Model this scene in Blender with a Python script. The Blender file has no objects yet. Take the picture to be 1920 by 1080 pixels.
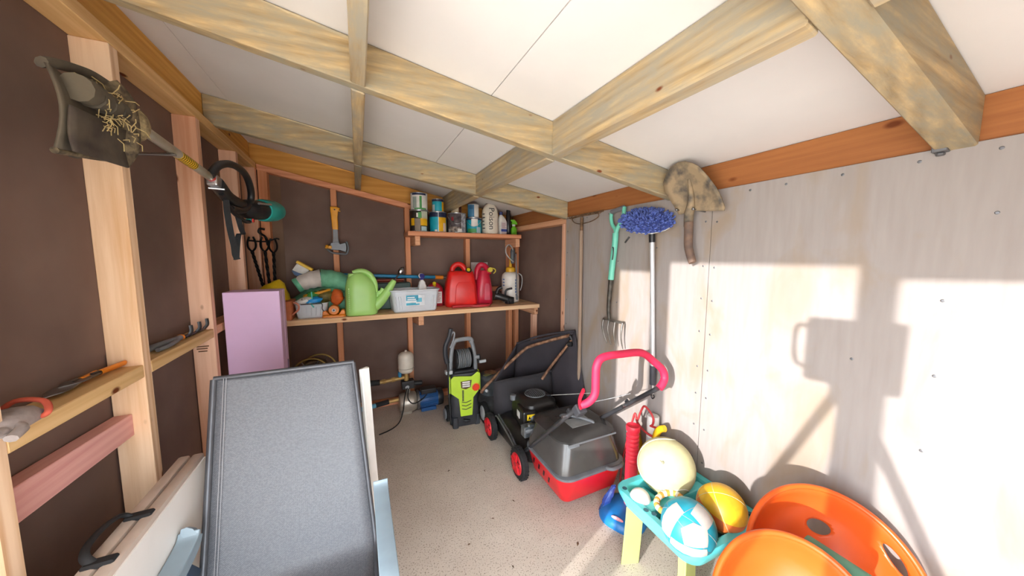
import bpy, bmesh, math, random
from mathutils import Vector, Matrix, Quaternion
random.seed(7)
C = bpy.context.scene.collection
sc = bpy.context.scene
PI = math.pi

# ---------------------------------------------------------------- camera
cam = bpy.data.cameras.new('camera'); camo = bpy.data.objects.new('camera', cam); C.objects.link(camo)
CR = ((0.904, 0.0393, -0.4261), (-0.4276, 0.0890, -0.8996), (0.0026, 0.9953, 0.0972))
_m = Matrix(CR)
_x = Vector((_m[0][0], _m[1][0], _m[2][0])).normalized()
_z = Vector((_m[0][2], _m[1][2], _m[2][2])); _z = (_z - _x * _z.dot(_x)).normalized()
_y = _z.cross(_x)
camo.matrix_world = Matrix(((_x.x, _y.x, _z.x, 0), (_x.y, _y.y, _z.y, 0), (_x.z, _y.z, _z.z, 1.45), (0, 0, 0, 1)))
cam.sensor_width = 36.0; cam.lens = 608 / 1920 * 36.0; cam.clip_start = 0.01
sc.camera = camo

# ---------------------------------------------------------------- light
W = bpy.data.worlds.new('sky'); sc.world = W; W.use_nodes = True
bg = W.node_tree.nodes['Background']; bg.inputs[0].default_value = (0.86, 0.93, 1.0, 1); bg.inputs[1].default_value = 2.3
SUN = Vector((1.586, 0.607, -0.34)).normalized()
sl = bpy.data.lights.new('sun', 'SUN'); sl.energy = 1.45; sl.angle = 0.012; sl.color = (1.0, 0.97, 0.94)
so = bpy.data.objects.new('sun', sl); C.objects.link(so); so.rotation_euler = SUN.to_track_quat('-Z', 'Y').to_euler(); so.location = (-6, -2, 4)
vs = sc.view_settings
vs.view_transform = 'Standard'; vs.look = 'None'; vs.gamma = 1.0; vs.use_curve_mapping = False; vs.exposure = 2.42
try:
    sc.cycles.max_bounces = 10; sc.cycles.diffuse_bounces = 6; sc.cycles.transparent_max_bounces = 12
except Exception: pass

# ---------------------------------------------------------------- materials
def lin(h):
    h = h.lstrip('#'); o = []
    for i in (0, 2, 4):
        c = int(h[i:i+2], 16) / 255
        o.append(c / 12.92 if c <= .04045 else ((c + .055) / 1.055) ** 2.4)
    return tuple(o) + (1,)
MATS = {}
def newmat(name):
    m = bpy.data.materials.new(name); m.use_nodes = True
    nt = m.node_tree; return m, nt, nt.nodes['Principled BSDF']
def N(nt, t, **k):
    n = nt.nodes.new(t)
    for a, b in k.items(): setattr(n, a, b)
    return n
def mat(name, col, rough=.5, metal=0.0, var=.12, scale=14., bump=0.0, alpha=1.0, trans=0.0, col2=None, spec=.5, sharp=None, stretch=None):
    """plain procedural surface: colour broken up by noise towards col2 (or a darker tone)"""
    if name in MATS: return MATS[name]
    m, nt, p = newmat(name)
    L = nt.links.new
    tc = N(nt, 'ShaderNodeTexCoord'); src = tc.outputs['Object']
    if stretch:
        mp = N(nt, 'ShaderNodeMapping'); mp.inputs['Scale'].default_value = stretch; L(src, mp.inputs[0]); src = mp.outputs[0]
    nz = N(nt, 'ShaderNodeTexNoise'); nz.inputs['Scale'].default_value = scale; nz.inputs['Detail'].default_value = 5; L(src, nz.inputs['Vector'])
    r = N(nt, 'ShaderNodeValToRGB'); a, b = sharp or (.35, .7)
    r.color_ramp.elements[0].position = a; r.color_ramp.elements[1].position = b
    c = lin(col); d = lin(col2) if col2 else tuple(x * (1 - var * 2) for x in c[:3]) + (1,)
    r.color_ramp.elements[0].color = d; r.color_ramp.elements[1].color = c
    L(nz.outputs[0], r.inputs[0]); L(r.outputs[0], p.inputs['Base Color'])
    p.inputs['Roughness'].default_value = rough; p.inputs['Metallic'].default_value = metal
    p.inputs['Specular IOR Level'].default_value = spec
    if trans: p.inputs['Transmission Weight'].default_value = trans
    if alpha < 1: p.inputs['Alpha'].default_value = alpha
    if bump:
        bp = N(nt, 'ShaderNodeBump'); bp.inputs['Strength'].default_value = bump; bp.inputs['Distance'].default_value = .004
        L(nz.outputs[0], bp.inputs['Height']); L(bp.outputs[0], p.inputs['Normal'])
    MATS[name] = m; return m
def wood(name, c1, c2, axis, grey=None, grain=34., knots=.12, rough=.65, along=1.3, ring=.14):
    """pine: long grain streaks along axis, growth rings, dark knots; grey = weathered patches"""
    if name in MATS: return MATS[name]
    m, nt, p = newmat(name); L = nt.links.new
    tc = N(nt, 'ShaderNodeTexCoord'); oi = N(nt, 'ShaderNodeObjectInfo')
    add = N(nt, 'ShaderNodeVectorMath', operation='ADD'); sca = N(nt, 'ShaderNodeVectorMath', operation='SCALE')
    cmb = N(nt, 'ShaderNodeCombineXYZ'); L(oi.outputs['Random'], cmb.inputs[0]); L(oi.outputs['Random'], cmb.inputs[1]); L(oi.outputs['Random'], cmb.inputs[2])
    L(cmb.outputs[0], sca.inputs[0]); sca.inputs['Scale'].default_value = 37.
    L(tc.outputs['Object'], add.inputs[0]); L(sca.outputs[0], add.inputs[1])
    mp = N(nt, 'ShaderNodeMapping'); s = [grain] * 3; s['xyz'.index(axis)] = along; mp.inputs['Scale'].default_value = s
    L(add.outputs[0], mp.inputs[0])
    nz = N(nt, 'ShaderNodeTexNoise'); nz.inputs['Scale'].default_value = 1.; nz.inputs['Detail'].default_value = 6; nz.inputs['Roughness'].default_value = .62; nz.inputs['Distortion'].default_value = .35
    L(mp.outputs[0], nz.inputs['Vector'])
    # growth rings: a wave bent by broad noise
    mp2 = N(nt, 'ShaderNodeMapping'); s = [1.] * 3; s['xyz'.index(axis)] = .12; mp2.inputs['Scale'].default_value = s; L(add.outputs[0], mp2.inputs[0])
    wv = N(nt, 'ShaderNodeTexWave', wave_type='RINGS'); wv.inputs['Scale'].default_value = 11.; wv.inputs['Distortion'].default_value = 5.; wv.inputs['Detail'].default_value = 2.; wv.inputs['Detail Scale'].default_value = .7
    L(mp2.outputs[0], wv.inputs['Vector'])
    mx = N(nt, 'ShaderNodeMix', data_type='FLOAT'); mx.inputs[0].default_value = ring; L(nz.outputs[0], mx.inputs[2]); L(wv.outputs['Fac'], mx.inputs[3])
    r = N(nt, 'ShaderNodeValToRGB'); r.color_ramp.elements[0].position = .25; r.color_ramp.elements[1].position = .65
    r.color_ramp.elements[0].color = lin(c2); r.color_ramp.elements[1].color = lin(c1); L(mx.outputs[0], r.inputs[0])
    out = r.outputs[0]
    if grey:
        n2 = N(nt, 'ShaderNodeTexNoise'); n2.inputs['Scale'].default_value = 4.; n2.inputs['Detail'].default_value = 8; n2.inputs['Roughness'].default_value = .7
        mp3 = N(nt, 'ShaderNodeMapping'); s = [4.2] * 3; s['xyz'.index(axis)] = 1.1; mp3.inputs['Scale'].default_value = s; L(add.outputs[0], mp3.inputs[0]); L(mp3.outputs[0], n2.inputs['Vector'])
        r2 = N(nt, 'ShaderNodeValToRGB'); r2.color_ramp.elements[0].position = .36; r2.color_ramp.elements[1].position = .62; L(n2.outputs[0], r2.inputs[0])
        mg = N(nt, 'ShaderNodeMix', data_type='RGBA'); L(r2.outputs[0], mg.inputs[0]); L(out, mg.inputs[6]); mg.inputs[7].default_value = lin(grey); out = mg.outputs[2]
    if knots:
        mp4 = N(nt, 'ShaderNodeMapping'); s = [9.] * 3; s['xyz'.index(axis)] = 4.5; mp4.inputs['Scale'].default_value = s; L(add.outputs[0], mp4.inputs[0])
        vo = N(nt, 'ShaderNodeTexVoronoi'); vo.inputs['Scale'].default_value = 1.; L(mp4.outputs[0], vo.inputs['Vector'])
        rk = N(nt, 'ShaderNodeValToRGB'); rk.color_ramp.elements[0].position = knots * .55; rk.color_ramp.elements[1].position = knots
        rk.color_ramp.elements[0].color = (1, 1, 1, 1); rk.color_ramp.elements[1].color = (0, 0, 0, 1); L(vo.outputs['Distance'], rk.inputs[0])
        mk = N(nt, 'ShaderNodeMix', data_type='RGBA'); L(rk.outputs[0], mk.inputs[0]); L(out, mk.inputs[6]); mk.inputs[7].default_value = lin('#6b3414'); out = mk.outputs[2]
    L(out, p.inputs['Base Color']); p.inputs['Roughness'].default_value = rough; p.inputs['Specular IOR Level'].default_value = .25
    bp = N(nt, 'ShaderNodeBump'); bp.inputs['Strength'].default_value = .18; bp.inputs['Distance'].default_value = .002; L(nz.outputs[0], bp.inputs['Height']); L(bp.outputs[0], p.inputs['Normal'])
    MATS[name] = m; return m
def floor_mat():
    m, nt, p = newmat('concrete'); L = nt.links.new
    tc = N(nt, 'ShaderNodeTexCoord')
    n1 = N(nt, 'ShaderNodeTexNoise'); n1.inputs['Scale'].default_value = 2.2; n1.inputs['Detail'].default_value = 9; n1.inputs['Roughness'].default_value = .65; L(tc.outputs['Object'], n1.inputs['Vector'])
    r1 = N(nt, 'ShaderNodeValToRGB'); r1.color_ramp.elements[0].position = .3; r1.color_ramp.elements[1].position = .72
    r1.color_ramp.elements[0].color = lin('#bcad9f'); r1.color_ramp.elements[1].color = lin('#d3c7b9'); L(n1.outputs[0], r1.inputs[0])
    n2 = N(nt, 'ShaderNodeTexNoise'); n2.inputs['Scale'].default_value = 150.; n2.inputs['Detail'].default_value = 3; L(tc.outputs['Object'], n2.inputs['Vector'])
    r2 = N(nt, 'ShaderNodeValToRGB'); r2.color_ramp.elements[0].position = .33; r2.color_ramp.elements[1].position = .44
    r2.color_ramp.elements[0].color = (.42, .40, .38, 1); r2.color_ramp.elements[1].color = (1, 1, 1, 1); L(n2.outputs[0], r2.inputs[0])
    mx = N(nt, 'ShaderNodeMix', data_type='RGBA', blend_type='MULTIPLY'); mx.inputs[0].default_value = 1; L(r1.outputs[0], mx.inputs[6]); L(r2.outputs[0], mx.inputs[7])
    v = N(nt, 'ShaderNodeTexVoronoi'); v.inputs['Scale'].default_value = 34.; L(tc.outputs['Object'], v.inputs['Vector'])
    r3 = N(nt, 'ShaderNodeValToRGB'); r3.color_ramp.elements[0].position = .05; r3.color_ramp.elements[1].position = .11
    r3.color_ramp.elements[0].color = (.45, .42, .40, 1); r3.color_ramp.elements[1].color = (1, 1, 1, 1); L(v.outputs['Distance'], r3.inputs[0])
    mx2 = N(nt, 'ShaderNodeMix', data_type='RGBA', blend_type='MULTIPLY'); mx2.inputs[0].default_value = .8; L(mx.outputs[2], mx2.inputs[6]); L(r3.outputs[0], mx2.inputs[7])
    L(mx2.outputs[2], p.inputs['Base Color']); p.inputs['Roughness'].default_value = .85; p.inputs['Specular IOR Level'].default_value = .2
    bp = N(nt, 'ShaderNodeBump'); bp.inputs['Strength'].default_value = .25; bp.inputs['Distance'].default_value = .002; L(n2.outputs[0], bp.inputs['Height']); L(bp.outputs[0], p.inputs['Normal'])
    return m
def ply_mat():
    m, nt, p = newmat('plywood'); L = nt.links.new
    tc = N(nt, 'ShaderNodeTexCoord')
    mp = N(nt, 'ShaderNodeMapping'); mp.inputs['Scale'].default_value = (45, 45, 5.); L(tc.outputs['Object'], mp.inputs[0])
    n1 = N(nt, 'ShaderNodeTexNoise'); n1.inputs['Scale'].default_value = 1.; n1.inputs['Detail'].default_value = 5; L(mp.outputs[0], n1.inputs['Vector'])
    r1 = N(nt, 'ShaderNodeValToRGB'); r1.color_ramp.elements[0].position = .3; r1.color_ramp.elements[1].position = .7
    r1.color_ramp.elements[0].color = lin('#948b87'); r1.color_ramp.elements[1].color = lin('#9b938f'); L(n1.outputs[0], r1.inputs[0])
    mp2 = N(nt, 'ShaderNodeMapping'); mp2.inputs['Scale'].default_value = (3, 3.6, 1.5); L(tc.outputs['Object'], mp2.inputs[0])
    n2 = N(nt, 'ShaderNodeTexNoise'); n2.inputs['Scale'].default_value = 1.6; n2.inputs['Detail'].default_value = 7; n2.inputs['Distortion'].default_value = .8; L(mp2.outputs[0], n2.inputs['Vector'])
    r2 = N(nt, 'ShaderNodeValToRGB'); r2.color_ramp.elements[0].position = .5; r2.color_ramp.elements[1].position = .68
    r2.color_ramp.elements[1].color = (.75, .75, .75, 1); r2.color_ramp.elements[0].color = (0, 0, 0, 1); L(n2.outputs[0], r2.inputs[0])
    mx = N(nt, 'ShaderNodeMix', data_type='RGBA'); L(r2.outputs[0], mx.inputs[0]); L(r1.outputs[0], mx.inputs[6]); mx.inputs[7].default_value = lin('#94826f')
    L(mx.outputs[2], p.inputs['Base Color']); p.inputs['Roughness'].default_value = .7; p.inputs['Specular IOR Level'].default_value = .25
    return m
def sling_mat():
    m, nt, p = newmat('sling_mesh'); L = nt.links.new
    tc = N(nt, 'ShaderNodeTexCoord')
    mp = N(nt, 'ShaderNodeMapping'); mp.inputs['Scale'].default_value = (1, .35, 1); L(tc.outputs['Object'], mp.inputs[0])
    b = N(nt, 'ShaderNodeTexBrick'); b.inputs['Scale'].default_value = 90.; b.inputs['Mortar Size'].default_value = .022; b.inputs['Brick Width'].default_value = .42; b.inputs['Row Height'].default_value = .34
    sx = N(nt, 'ShaderNodeSeparateXYZ'); cx = N(nt, 'ShaderNodeCombineXYZ'); L(tc.outputs['Object'], sx.inputs[0]); L(sx.outputs[0], cx.inputs[0])
    ad = N(nt, 'ShaderNodeMath', operation='ADD'); L(sx.outputs[2], ad.inputs[0]); L(sx.outputs[1], ad.inputs[1]); L(ad.outputs[0], cx.inputs[1])
    L(cx.outputs[0], b.inputs['Vector'])
    b.inputs['Color1'].default_value = lin('#73757a'); b.inputs['Color2'].default_value = lin('#62646a'); b.inputs['Mortar'].default_value = lin('#2e2d30')
    L(b.outputs[0], p.inputs['Base Color']); p.inputs['Roughness'].default_value = .55
    return m

# ---------------------------------------------------------------- mesh tools
def V(*a): return Vector(a[0]) if len(a) == 1 else Vector(a)
def smoothpath(pts, k=6, closed=False):
    pts = [Vector(p) for p in pts]; n = len(pts); out = []
    rng = n if closed else n - 1
    for i in range(rng):
        if closed: p0, p1, p2, p3 = pts[i-1], pts[i], pts[(i+1) % n], pts[(i+2) % n]
        else: p0, p1, p2, p3 = pts[max(i-1, 0)], pts[i], pts[i+1], pts[min(i+2, n-1)]
        for j in range(k):
            t = j / k
            out.append(.5 * ((2*p1) + (p2-p0)*t + (2*p0-5*p1+4*p2-p3)*t*t + (3*p1-p0-3*p2+p3)*t**3))
    if not closed: out.append(pts[-1])
    return out
def rrect(w, d, r, n=4):
    """rounded rectangle ring in xy, centred"""
    r = min(r, w/2*.999, d/2*.999); o = []
    for cx, cy, a in ((w/2-r, d/2-r, 0), (-w/2+r, d/2-r, PI/2), (-w/2+r, -d/2+r, PI), (w/2-r, -d/2+r, 1.5*PI)):
        for i in range(n+1):
            t = a + PI/2*i/n; o.append((cx + r*math.cos(t), cy + r*math.sin(t)))
    return o
class B:
    def __init__(s): s.v = []; s.f = []
    def add(s, vs, fs):
        o = len(s.v); s.v += [Vector(x) for x in vs]; s.f += [tuple(i+o for i in f) for f in fs]; return s
    def box(s, x0, x1, y0, y1, z0, z1):
        return s.add([(x0,y0,z0),(x1,y0,z0),(x1,y1,z0),(x0,y1,z0),(x0,y0,z1),(x1,y0,z1),(x1,y1,z1),(x0,y1,z1)],
                     [(0,3,2,1),(4,5,6,7),(0,1,5,4),(1,2,6,5),(2,3,7,6),(3,0,4,7)])
    def hexa(s, p): return s.add(p, [(0,3,2,1),(4,5,6,7),(0,1,5,4),(1,2,6,5),(2,3,7,6),(3,0,4,7)])
    def obox(s, c, size, rot=(0,0,0)):
        from mathutils import Euler
        R = Euler(rot).to_matrix(); h = Vector(size)/2; c = Vector(c)
        return s.hexa([c + R @ Vector((a*h.x, b*h.y, d*h.z)) for d in (-1,1) for a, b in ((-1,-1),(1,-1),(1,1),(-1,1))])
    def beam(s, p0, p1, w, h, up=(0,0,1)):
        p0, p1 = Vector(p0), Vector(p1); d = (p1-p0).normalized(); up = Vector(up)
        a = d.cross(up).normalized()*w/2; b = a.cross(d).normalized()*h/2
        return s.hexa([p+q for p in (p0, p1) for q in (-a-b, a-b, a+b, -a+b)])
    def tube(s, pts, r, n=8, closed=False, rs=None, flat=1.0):
        pts = [Vector(p) for p in pts]; m = len(pts); rings = []
        t = (pts[1]-pts[0]).normalized(); nrm = t.orthogonal().normalized()
        for i, p in enumerate(pts):
            if closed: tt = (pts[(i+1) % m]-pts[i-1]).normalized()
            else: tt = (pts[min(i+1, m-1)]-pts[max(i-1, 0)]).normalized()
            q = t.rotation_difference(tt); nrm = (q @ nrm); nrm = (nrm - tt*nrm.dot(tt)).normalized(); t = tt
            bn = t.cross(nrm); rr = rs[i] if rs else r
            rings.append([p + nrm*math.cos(2*PI*k/n)*rr + bn*math.sin(2*PI*k/n)*rr*flat for k in range(n)])
        return s.loft(rings, closed=closed)
    def loft(s, rings, closed=False, cap=True):
        n = len(rings[0]); m = len(rings); o = len(s.v)
        for r in rings: s.v += [Vector(p) for p in r]
        for i in range(m if closed else m-1):
            a, b = o+i*n, o+((i+1) % m)*n
            for k in range(n): s.f.append((a+k, a+(k+1) % n, b+(k+1) % n, b+k))
        if cap and not closed:
            s.f.append(tuple(o+k for k in reversed(range(n)))); s.f.append(tuple(o+(m-1)*n+k for k in range(n)))
        return s
    def sect(s, secs, base=(0,0,0), rotz=0, n=4, cap=True):
        """stack of rounded rectangles: (z, w, d, r, ox, oy)"""
        c, q = math.cos(rotz), math.sin(rotz); rings = []
        for e in secs:
            z, w, d, r = e[:4]; ox, oy = (e[4], e[5]) if len(e) > 4 else (0, 0)
            rings.append([(base[0]+(x+ox)*c-(y+oy)*q, base[1]+(x+ox)*q+(y+oy)*c, base[2]+z) for x, y in rrect(w, d, r, n)])
        return s.loft(rings, cap=cap)
    def lathe(s, prof, c=(0,0,0), n=24, axis=(0,0,1), cap=True):
        q = Vector((0,0,1)).rotation_difference(Vector(axis).normalized()); c = Vector(c)
        return s.loft([[c + q @ Vector((r*math.cos(2*PI*k/n), r*math.sin(2*PI*k/n), z)) for k in range(n)] for r, z in prof], cap=cap)
    def cyl(s, p0, p1, r, r1=None, n=16):
        p0, p1 = Vector(p0), Vector(p1); d = p1-p0
        return s.lathe([(r, 0), (r if r1 is None else r1, d.length)], p0, n, d)
    def ball(s, c, r, nu=20, nv=12, rot=None):
        if not hasattr(r, '__len__'): r = (r,)*3
        c = Vector(c); rings = []
        for i in range(1, nv):
            t = PI*i/nv
            rings.append([c + (rot @ Vector((r[0]*math.sin(t)*math.cos(2*PI*k/nu), r[1]*math.sin(t)*math.sin(2*PI*k/nu), -r[2]*math.cos(t))) if rot else
                          Vector((r[0]*math.sin(t)*math.cos(2*PI*k/nu), r[1]*math.sin(t)*math.sin(2*PI*k/nu), -r[2]*math.cos(t)))) for k in range(nu)])
        o = len(s.v); s.loft(rings, cap=False); n = len(s.v)
        e = Vector((0,0,r[2])); e = rot @ e if rot else e
        s.v += [c-e, c+e]
        for k in range(nu):
            s.f.append((n, o+(k+1) % nu, o+k)); s.f.append((n+1, n-nu+k, n-nu+(k+1) % nu))
        return s
    def prism(s, poly, vec):
        vec = Vector(vec); p = [Vector(x) for x in poly]; n = len(p)
        return s.add(p + [x+vec for x in p], [tuple(reversed(range(n))), tuple(range(n, 2*n))] + [(i, (i+1) % n, n+(i+1) % n, n+i) for i in range(n)])
    def arc(s, c, r, z0, z1, a0, a1, t=.0012, n=10):
        """a curved label standing proud of a cylinder"""
        i0 = len(s.v)
        for k in range(n+1):
            a = a0+(a1-a0)*k/n
            for rr in (r, r+t):
                for z in (z0, z1): s.v.append(Vector((c[0]+rr*math.cos(a), c[1]+rr*math.sin(a), c[2]+z)))
        for k in range(n):
            b = i0+4*k
            s.f += [(b+2, b+6, b+7, b+3), (b, b+1, b+5, b+4), (b+1, b+3, b+7, b+5), (b, b+4, b+6, b+2)]
        s.f += [(i0, i0+2, i0+3, i0+1), (i0+4*n, i0+4*n+1, i0+4*n+3, i0+4*n+2)]
        return s
    def strip(s, pts, w, side, t=.002):
        """flat webbing along a path, width along side vector(s)"""
        pts = [Vector(p) for p in pts]; rings = []
        for i, p in enumerate(pts):
            sd = Vector(side[i] if isinstance(side, list) else side).normalized()
            tt = (pts[min(i+1, len(pts)-1)]-pts[max(i-1, 0)]).normalized(); nn = tt.cross(sd).normalized()
            rings.append([p-sd*w/2-nn*t/2, p+sd*w/2-nn*t/2, p+sd*w/2+nn*t/2, p-sd*w/2+nn*t/2])
        return s.loft(rings)
    def build(s, name, m, parent=None, smooth=None, bev=0, seg=1, local=False, solid=0):
        vs = s.v
        if parent is not None and not local:
            mw = world(parent).inverted(); vs = [mw @ v for v in vs]
        me = bpy.data.meshes.new(name); me.from_pydata([tuple(v) for v in vs], [], s.f); me.update()
        bm = bmesh.new(); bm.from_mesh(me)
        bmesh.ops.remove_doubles(bm, verts=bm.verts, dist=1e-6)
        bmesh.ops.recalc_face_normals(bm, faces=bm.faces)
        if bev:
            ed = [e for e in bm.edges if len(e.link_faces) == 2 and e.calc_face_angle(0) > .5]
            bmesh.ops.bevel(bm, geom=ed, offset=bev, segments=seg, affect='EDGES', profile=.5, clamp_overlap=True)
        bm.to_mesh(me); bm.free()
        if smooth:
            for p in me.polygons: p.use_smooth = True
            me.set_sharp_from_angle(angle=math.radians(smooth if smooth is not True else 40))
        me.materials.append(m)
        o = bpy.data.objects.new(name, me); C.objects.link(o)
        if parent is not None: o.parent = parent
        if solid:
            md = o.modifiers.new('thick', 'SOLIDIFY'); md.thickness = solid; md.offset = 0
        return o
def world(o):
    m = o.matrix_basis.copy()
    while o.parent: o = o.parent; m = o.matrix_basis @ m
    return m
def tag(o, label, cat, group=None):
    o['label'] = label; o['category'] = cat
    if group: o['group'] = group
    return o
def thing(name, label, cat, loc, rotz=0, group=None):
    o = bpy.data.objects.new(name, None); C.objects.link(o); o.empty_display_size = .05
    o.location = loc; o.rotation_euler = (0, 0, rotz); return tag(o, label, cat, group)
def struct(o): o['kind'] = 'structure'; return o
def textmesh(txt, size, name='t'):
    cu = bpy.data.curves.new(name, 'FONT'); cu.body = txt; cu.size = size; cu.align_x = 'CENTER'; cu.align_y = 'CENTER'; cu.resolution_u = 3
    o = bpy.data.objects.new(name, cu); C.objects.link(o); dg = bpy.context.evaluated_depsgraph_get(); dg.update()
    me = bpy.data.meshes.new_from_object(o.evaluated_get(dg)); v = [tuple(x.co) for x in me.vertices]; f = [tuple(p.vertices) for p in me.polygons]
    bpy.data.objects.remove(o); bpy.data.curves.remove(cu); bpy.data.meshes.remove(me)
    return v, f
def text(txt, size, fn):
    """flat lettering laid on a surface; fn maps (x, y) of the text to a point"""
    v, f = textmesh(txt, size); b = B(); b.add([fn(p[0], p[1]) for p in v], f); return b
# ================================================================ the shed
XL, XR, YB, YF = -.70, 1.54, 3.25, -.47
def zc(x): return 2.192 - .199 * x
PINK = '#df9d78'; PINK2 = '#c27a54'
wx = wood('pine_x', PINK, PINK2, 'x'); wy = wood('pine_y', '#e2ae8a', '#c99068', 'y'); wz = wood('pine_z', '#ecbfa2', '#cb9270', 'z', ring=.26)
yel_y = wood('yellow_pine_y', '#dca656', '#bb8338', 'y', knots=.10); yel_x = wood('yellow_pine_x', '#d29a4e', '#b27733', 'x', knots=.12)
red_y = wood('red_pine_y', '#a06639', '#86502c', 'y', knots=.13, ring=.06)
pale_z = wood('pale_pine_z', '#efcfae', '#cfa277', 'z', ring=.26); pale_y = wood('pale_pine_y', '#dfbb86', '#c59a62', 'y')
raf_x = wood('weathered_x', '#c3a87b', '#7f6846', 'x', grey='#928b78', grain=55, knots=.08, along=3.); raf_y = wood('weathered_y', '#c5ab80', '#846c4a', 'y', grey='#999180', grain=55, knots=.08, along=3.)
pinkb = wood('pink_board_y', '#e3aca3', '#d0918a', 'y', knots=0)
paper = mat('building_paper', '#7d665b', .8, var=.22, scale=2.2, bump=.12, col2='#665048')
clad = mat('cladding', '#6d6257', .7)
ceilm = mat('ceiling_lining', '#dfdcda', .65, var=.035, scale=3.)
PLY = ply_mat(); FLOOR = floor_mat()
steel = mat('steel', '#9a9a9c', .35, 1.0, var=.1); dsteel = mat('dark_steel', '#4a4a4c', .45, .8)
def wbox(name, parent, dims, m, bev=.0025): return B().box(*dims).build(name, m, parent, bev=bev)

floor = struct(B().box(-.86, 1.72, YF-.05, 3.42, -.12, 0).build('floor', FLOOR))
ground = struct(B().box(-30, 30, -30, 30, -.3, -.13).build('ground', mat('pale_gravel', '#e0d8cc', .9, var=.12, scale=6, col2='#cdc4b7')))

# ---- back wall
wall_back = struct(B().box(-.86, 1.72, 3.36, 3.40, -.02, 2.42).build('wall_back', clad))
B().box(-.80, 1.65, 3.336, 3.342, 0, 1.16).build('building_paper', paper, wall_back)
B().box(-.80, 1.65, 3.331, 3.335, 1.06, 2.35).build('building_paper', paper, wall_back)
B().box(-.655, -.56, 3.326, 3.330, 0, 2.2).build('building_paper', mat('building_paper_lap', '#7e6350', .8, var=.15, scale=3), wall_back)
def plateB(x): return zc(x) - .205
for a, b in ((-.695, -.635), (-.194, -.149), (.415, .460), (1.01, 1.055), (1.497, 1.542), (1.577, 1.622)):
    B().hexa([(a, YB, .045), (b, YB, .045), (b, 3.33, .045), (a, 3.33, .045), (a, YB, plateB(a)), (b, YB, plateB(b)), (b, 3.33, plateB(b)), (a, 3.33, plateB(a))]).build('stud', wood('back_pine_z', '#dd9c74', '#c07c52', 'z'), wall_back, bev=.002)
wbox('bottom_plate', wall_back, (-.695, 1.63, YB, 3.33, 0, .045), wx)
wbox('nogging', wall_back, (1.056, 1.496, YB+.005, 3.33, 1.075, 1.12), wx)
def slopebar(name, x0, x1, y0, y1, o0, o1, m, parent):
    return B().hexa([(x0, y0, zc(x0)+o0), (x1, y0, zc(x1)+o0), (x1, y1, zc(x1)+o0), (x0, y1, zc(x0)+o0), (x0, y0, zc(x0)+o1), (x1, y0, zc(x1)+o1), (x1, y1, zc(x1)+o1), (x0, y1, zc(x0)+o1)]).build(name, m, parent, bev=.002)
slopebar('top_plate', -.70, 1.54, YB, 3.33, -.205, -.158, wx, wall_back)
slopebar('ribbon_beam', -.745, 1.55, YB+.03, 3.33, -.156, -.002, yel_x, wall_back)

# ---- left wall (open doorway in it, beside and behind the camera)
wall_left = struct(B().box(-.86, -.80, .745, 3.42, -.02, 2.34).build('wall_left', clad))
B().box(-.798, -.794, .745, 3.34, 0, 1.2).build('building_paper', paper, wall_left)
B().box(-.7935, -.7895, .745, 3.34, 1.115, 2.18).build('building_paper', paper, wall_left)
for a, m in ((1.02, pale_z), (1.565, pale_z), (2.185, wz), (2.77, wz), (3.203, wz), (.745, pale_z)):
    B().box(-.79, XL, a, a+.045, .045, 2.132).build('stud', m, wall_left, bev=.002)
wbox('bottom_plate', wall_left, (-.79, XL, .745, YB, 0, .045), wy)
wbox('top_plate', wall_left, (-.79, XL, YF, YB, 2.133, 2.180), wood('plate_pine_y', '#e6be86', '#c99759', 'y'))
B().hexa([(-.79, YF, 2.181), (-.745, YF, 2.181), (-.745, YB+.03, 2.181), (-.79, YB+.03, 2.181), (-.79, YF, zc(-.79)), (-.745, YF, zc(-.745)), (-.745, YB+.03, zc(-.745)), (-.79, YB+.03, zc(-.79))]).build('ribbon_beam', yel_y, wall_left, bev=.002)
wbox('nogging', wall_left, (-.79, XL, 1.066, 1.564, 1.02, 1.065), pale_y)
wbox('nogging', wall_left, (-.79, XL, 1.611, 2.184, 1.022, 1.066), pale_y)
wbox('nogging', wall_left, (-.79, XL, 2.231, 2.769, 1.03, 1.075), wy)
nb = B().hexa([(-.79, 1.066, .825), (-.742, 1.066, .825), (-.742, 1.564, .815), (-.79, 1.564, .815), (-.79, 1.066, .915), (-.742, 1.066, .915), (-.742, 1.564, .893), (-.79, 1.564, .893)]).build('nogging', pinkb, wall_left, bev=.002)
nb['label'] = 'pink timber board nailed between the two nearest studs'
# nail stamp on the third stud and nails
st = mat('stamp_ink', '#6d4a30', .8)
for k, (dy, dz, w) in enumerate(((0, 0, .05), (.0, -.012, .044), (.006, -.026, .036))):
    B().box(-.775+dy, -.775+dy+w, 2.1838, 2.1848, .975+dz, .981+dz).build('stamp', st, wall_left)
for y, z, l in ((1.60, 1.795, .13), (1.61, 1.80, .12)):
    B().cyl((XL-.01, y, z), (XL+l, y-.01, z+.01), .004, n=8).build('nail', steel, wall_left)

door_1 = struct(B().box(-.79, -.70, YF, .745, 1.93, 2.132).build('door_1', pale_y))
for a, b, z in ((.362, .457, 1.93), (-.469, -.398, 2.13)):
    B().box(-.79, -.72, a, b, 0, z).build('door_post', pale_z, door_1, bev=.003)
B().box(-.78, -.75, .457, .745, 1.855, 1.912).build('transom', pale_y, door_1)
cap = struct(B().box(-.86, -.80, YF, .745, 1.93, 2.34).build('trim_1', clad))

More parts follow.
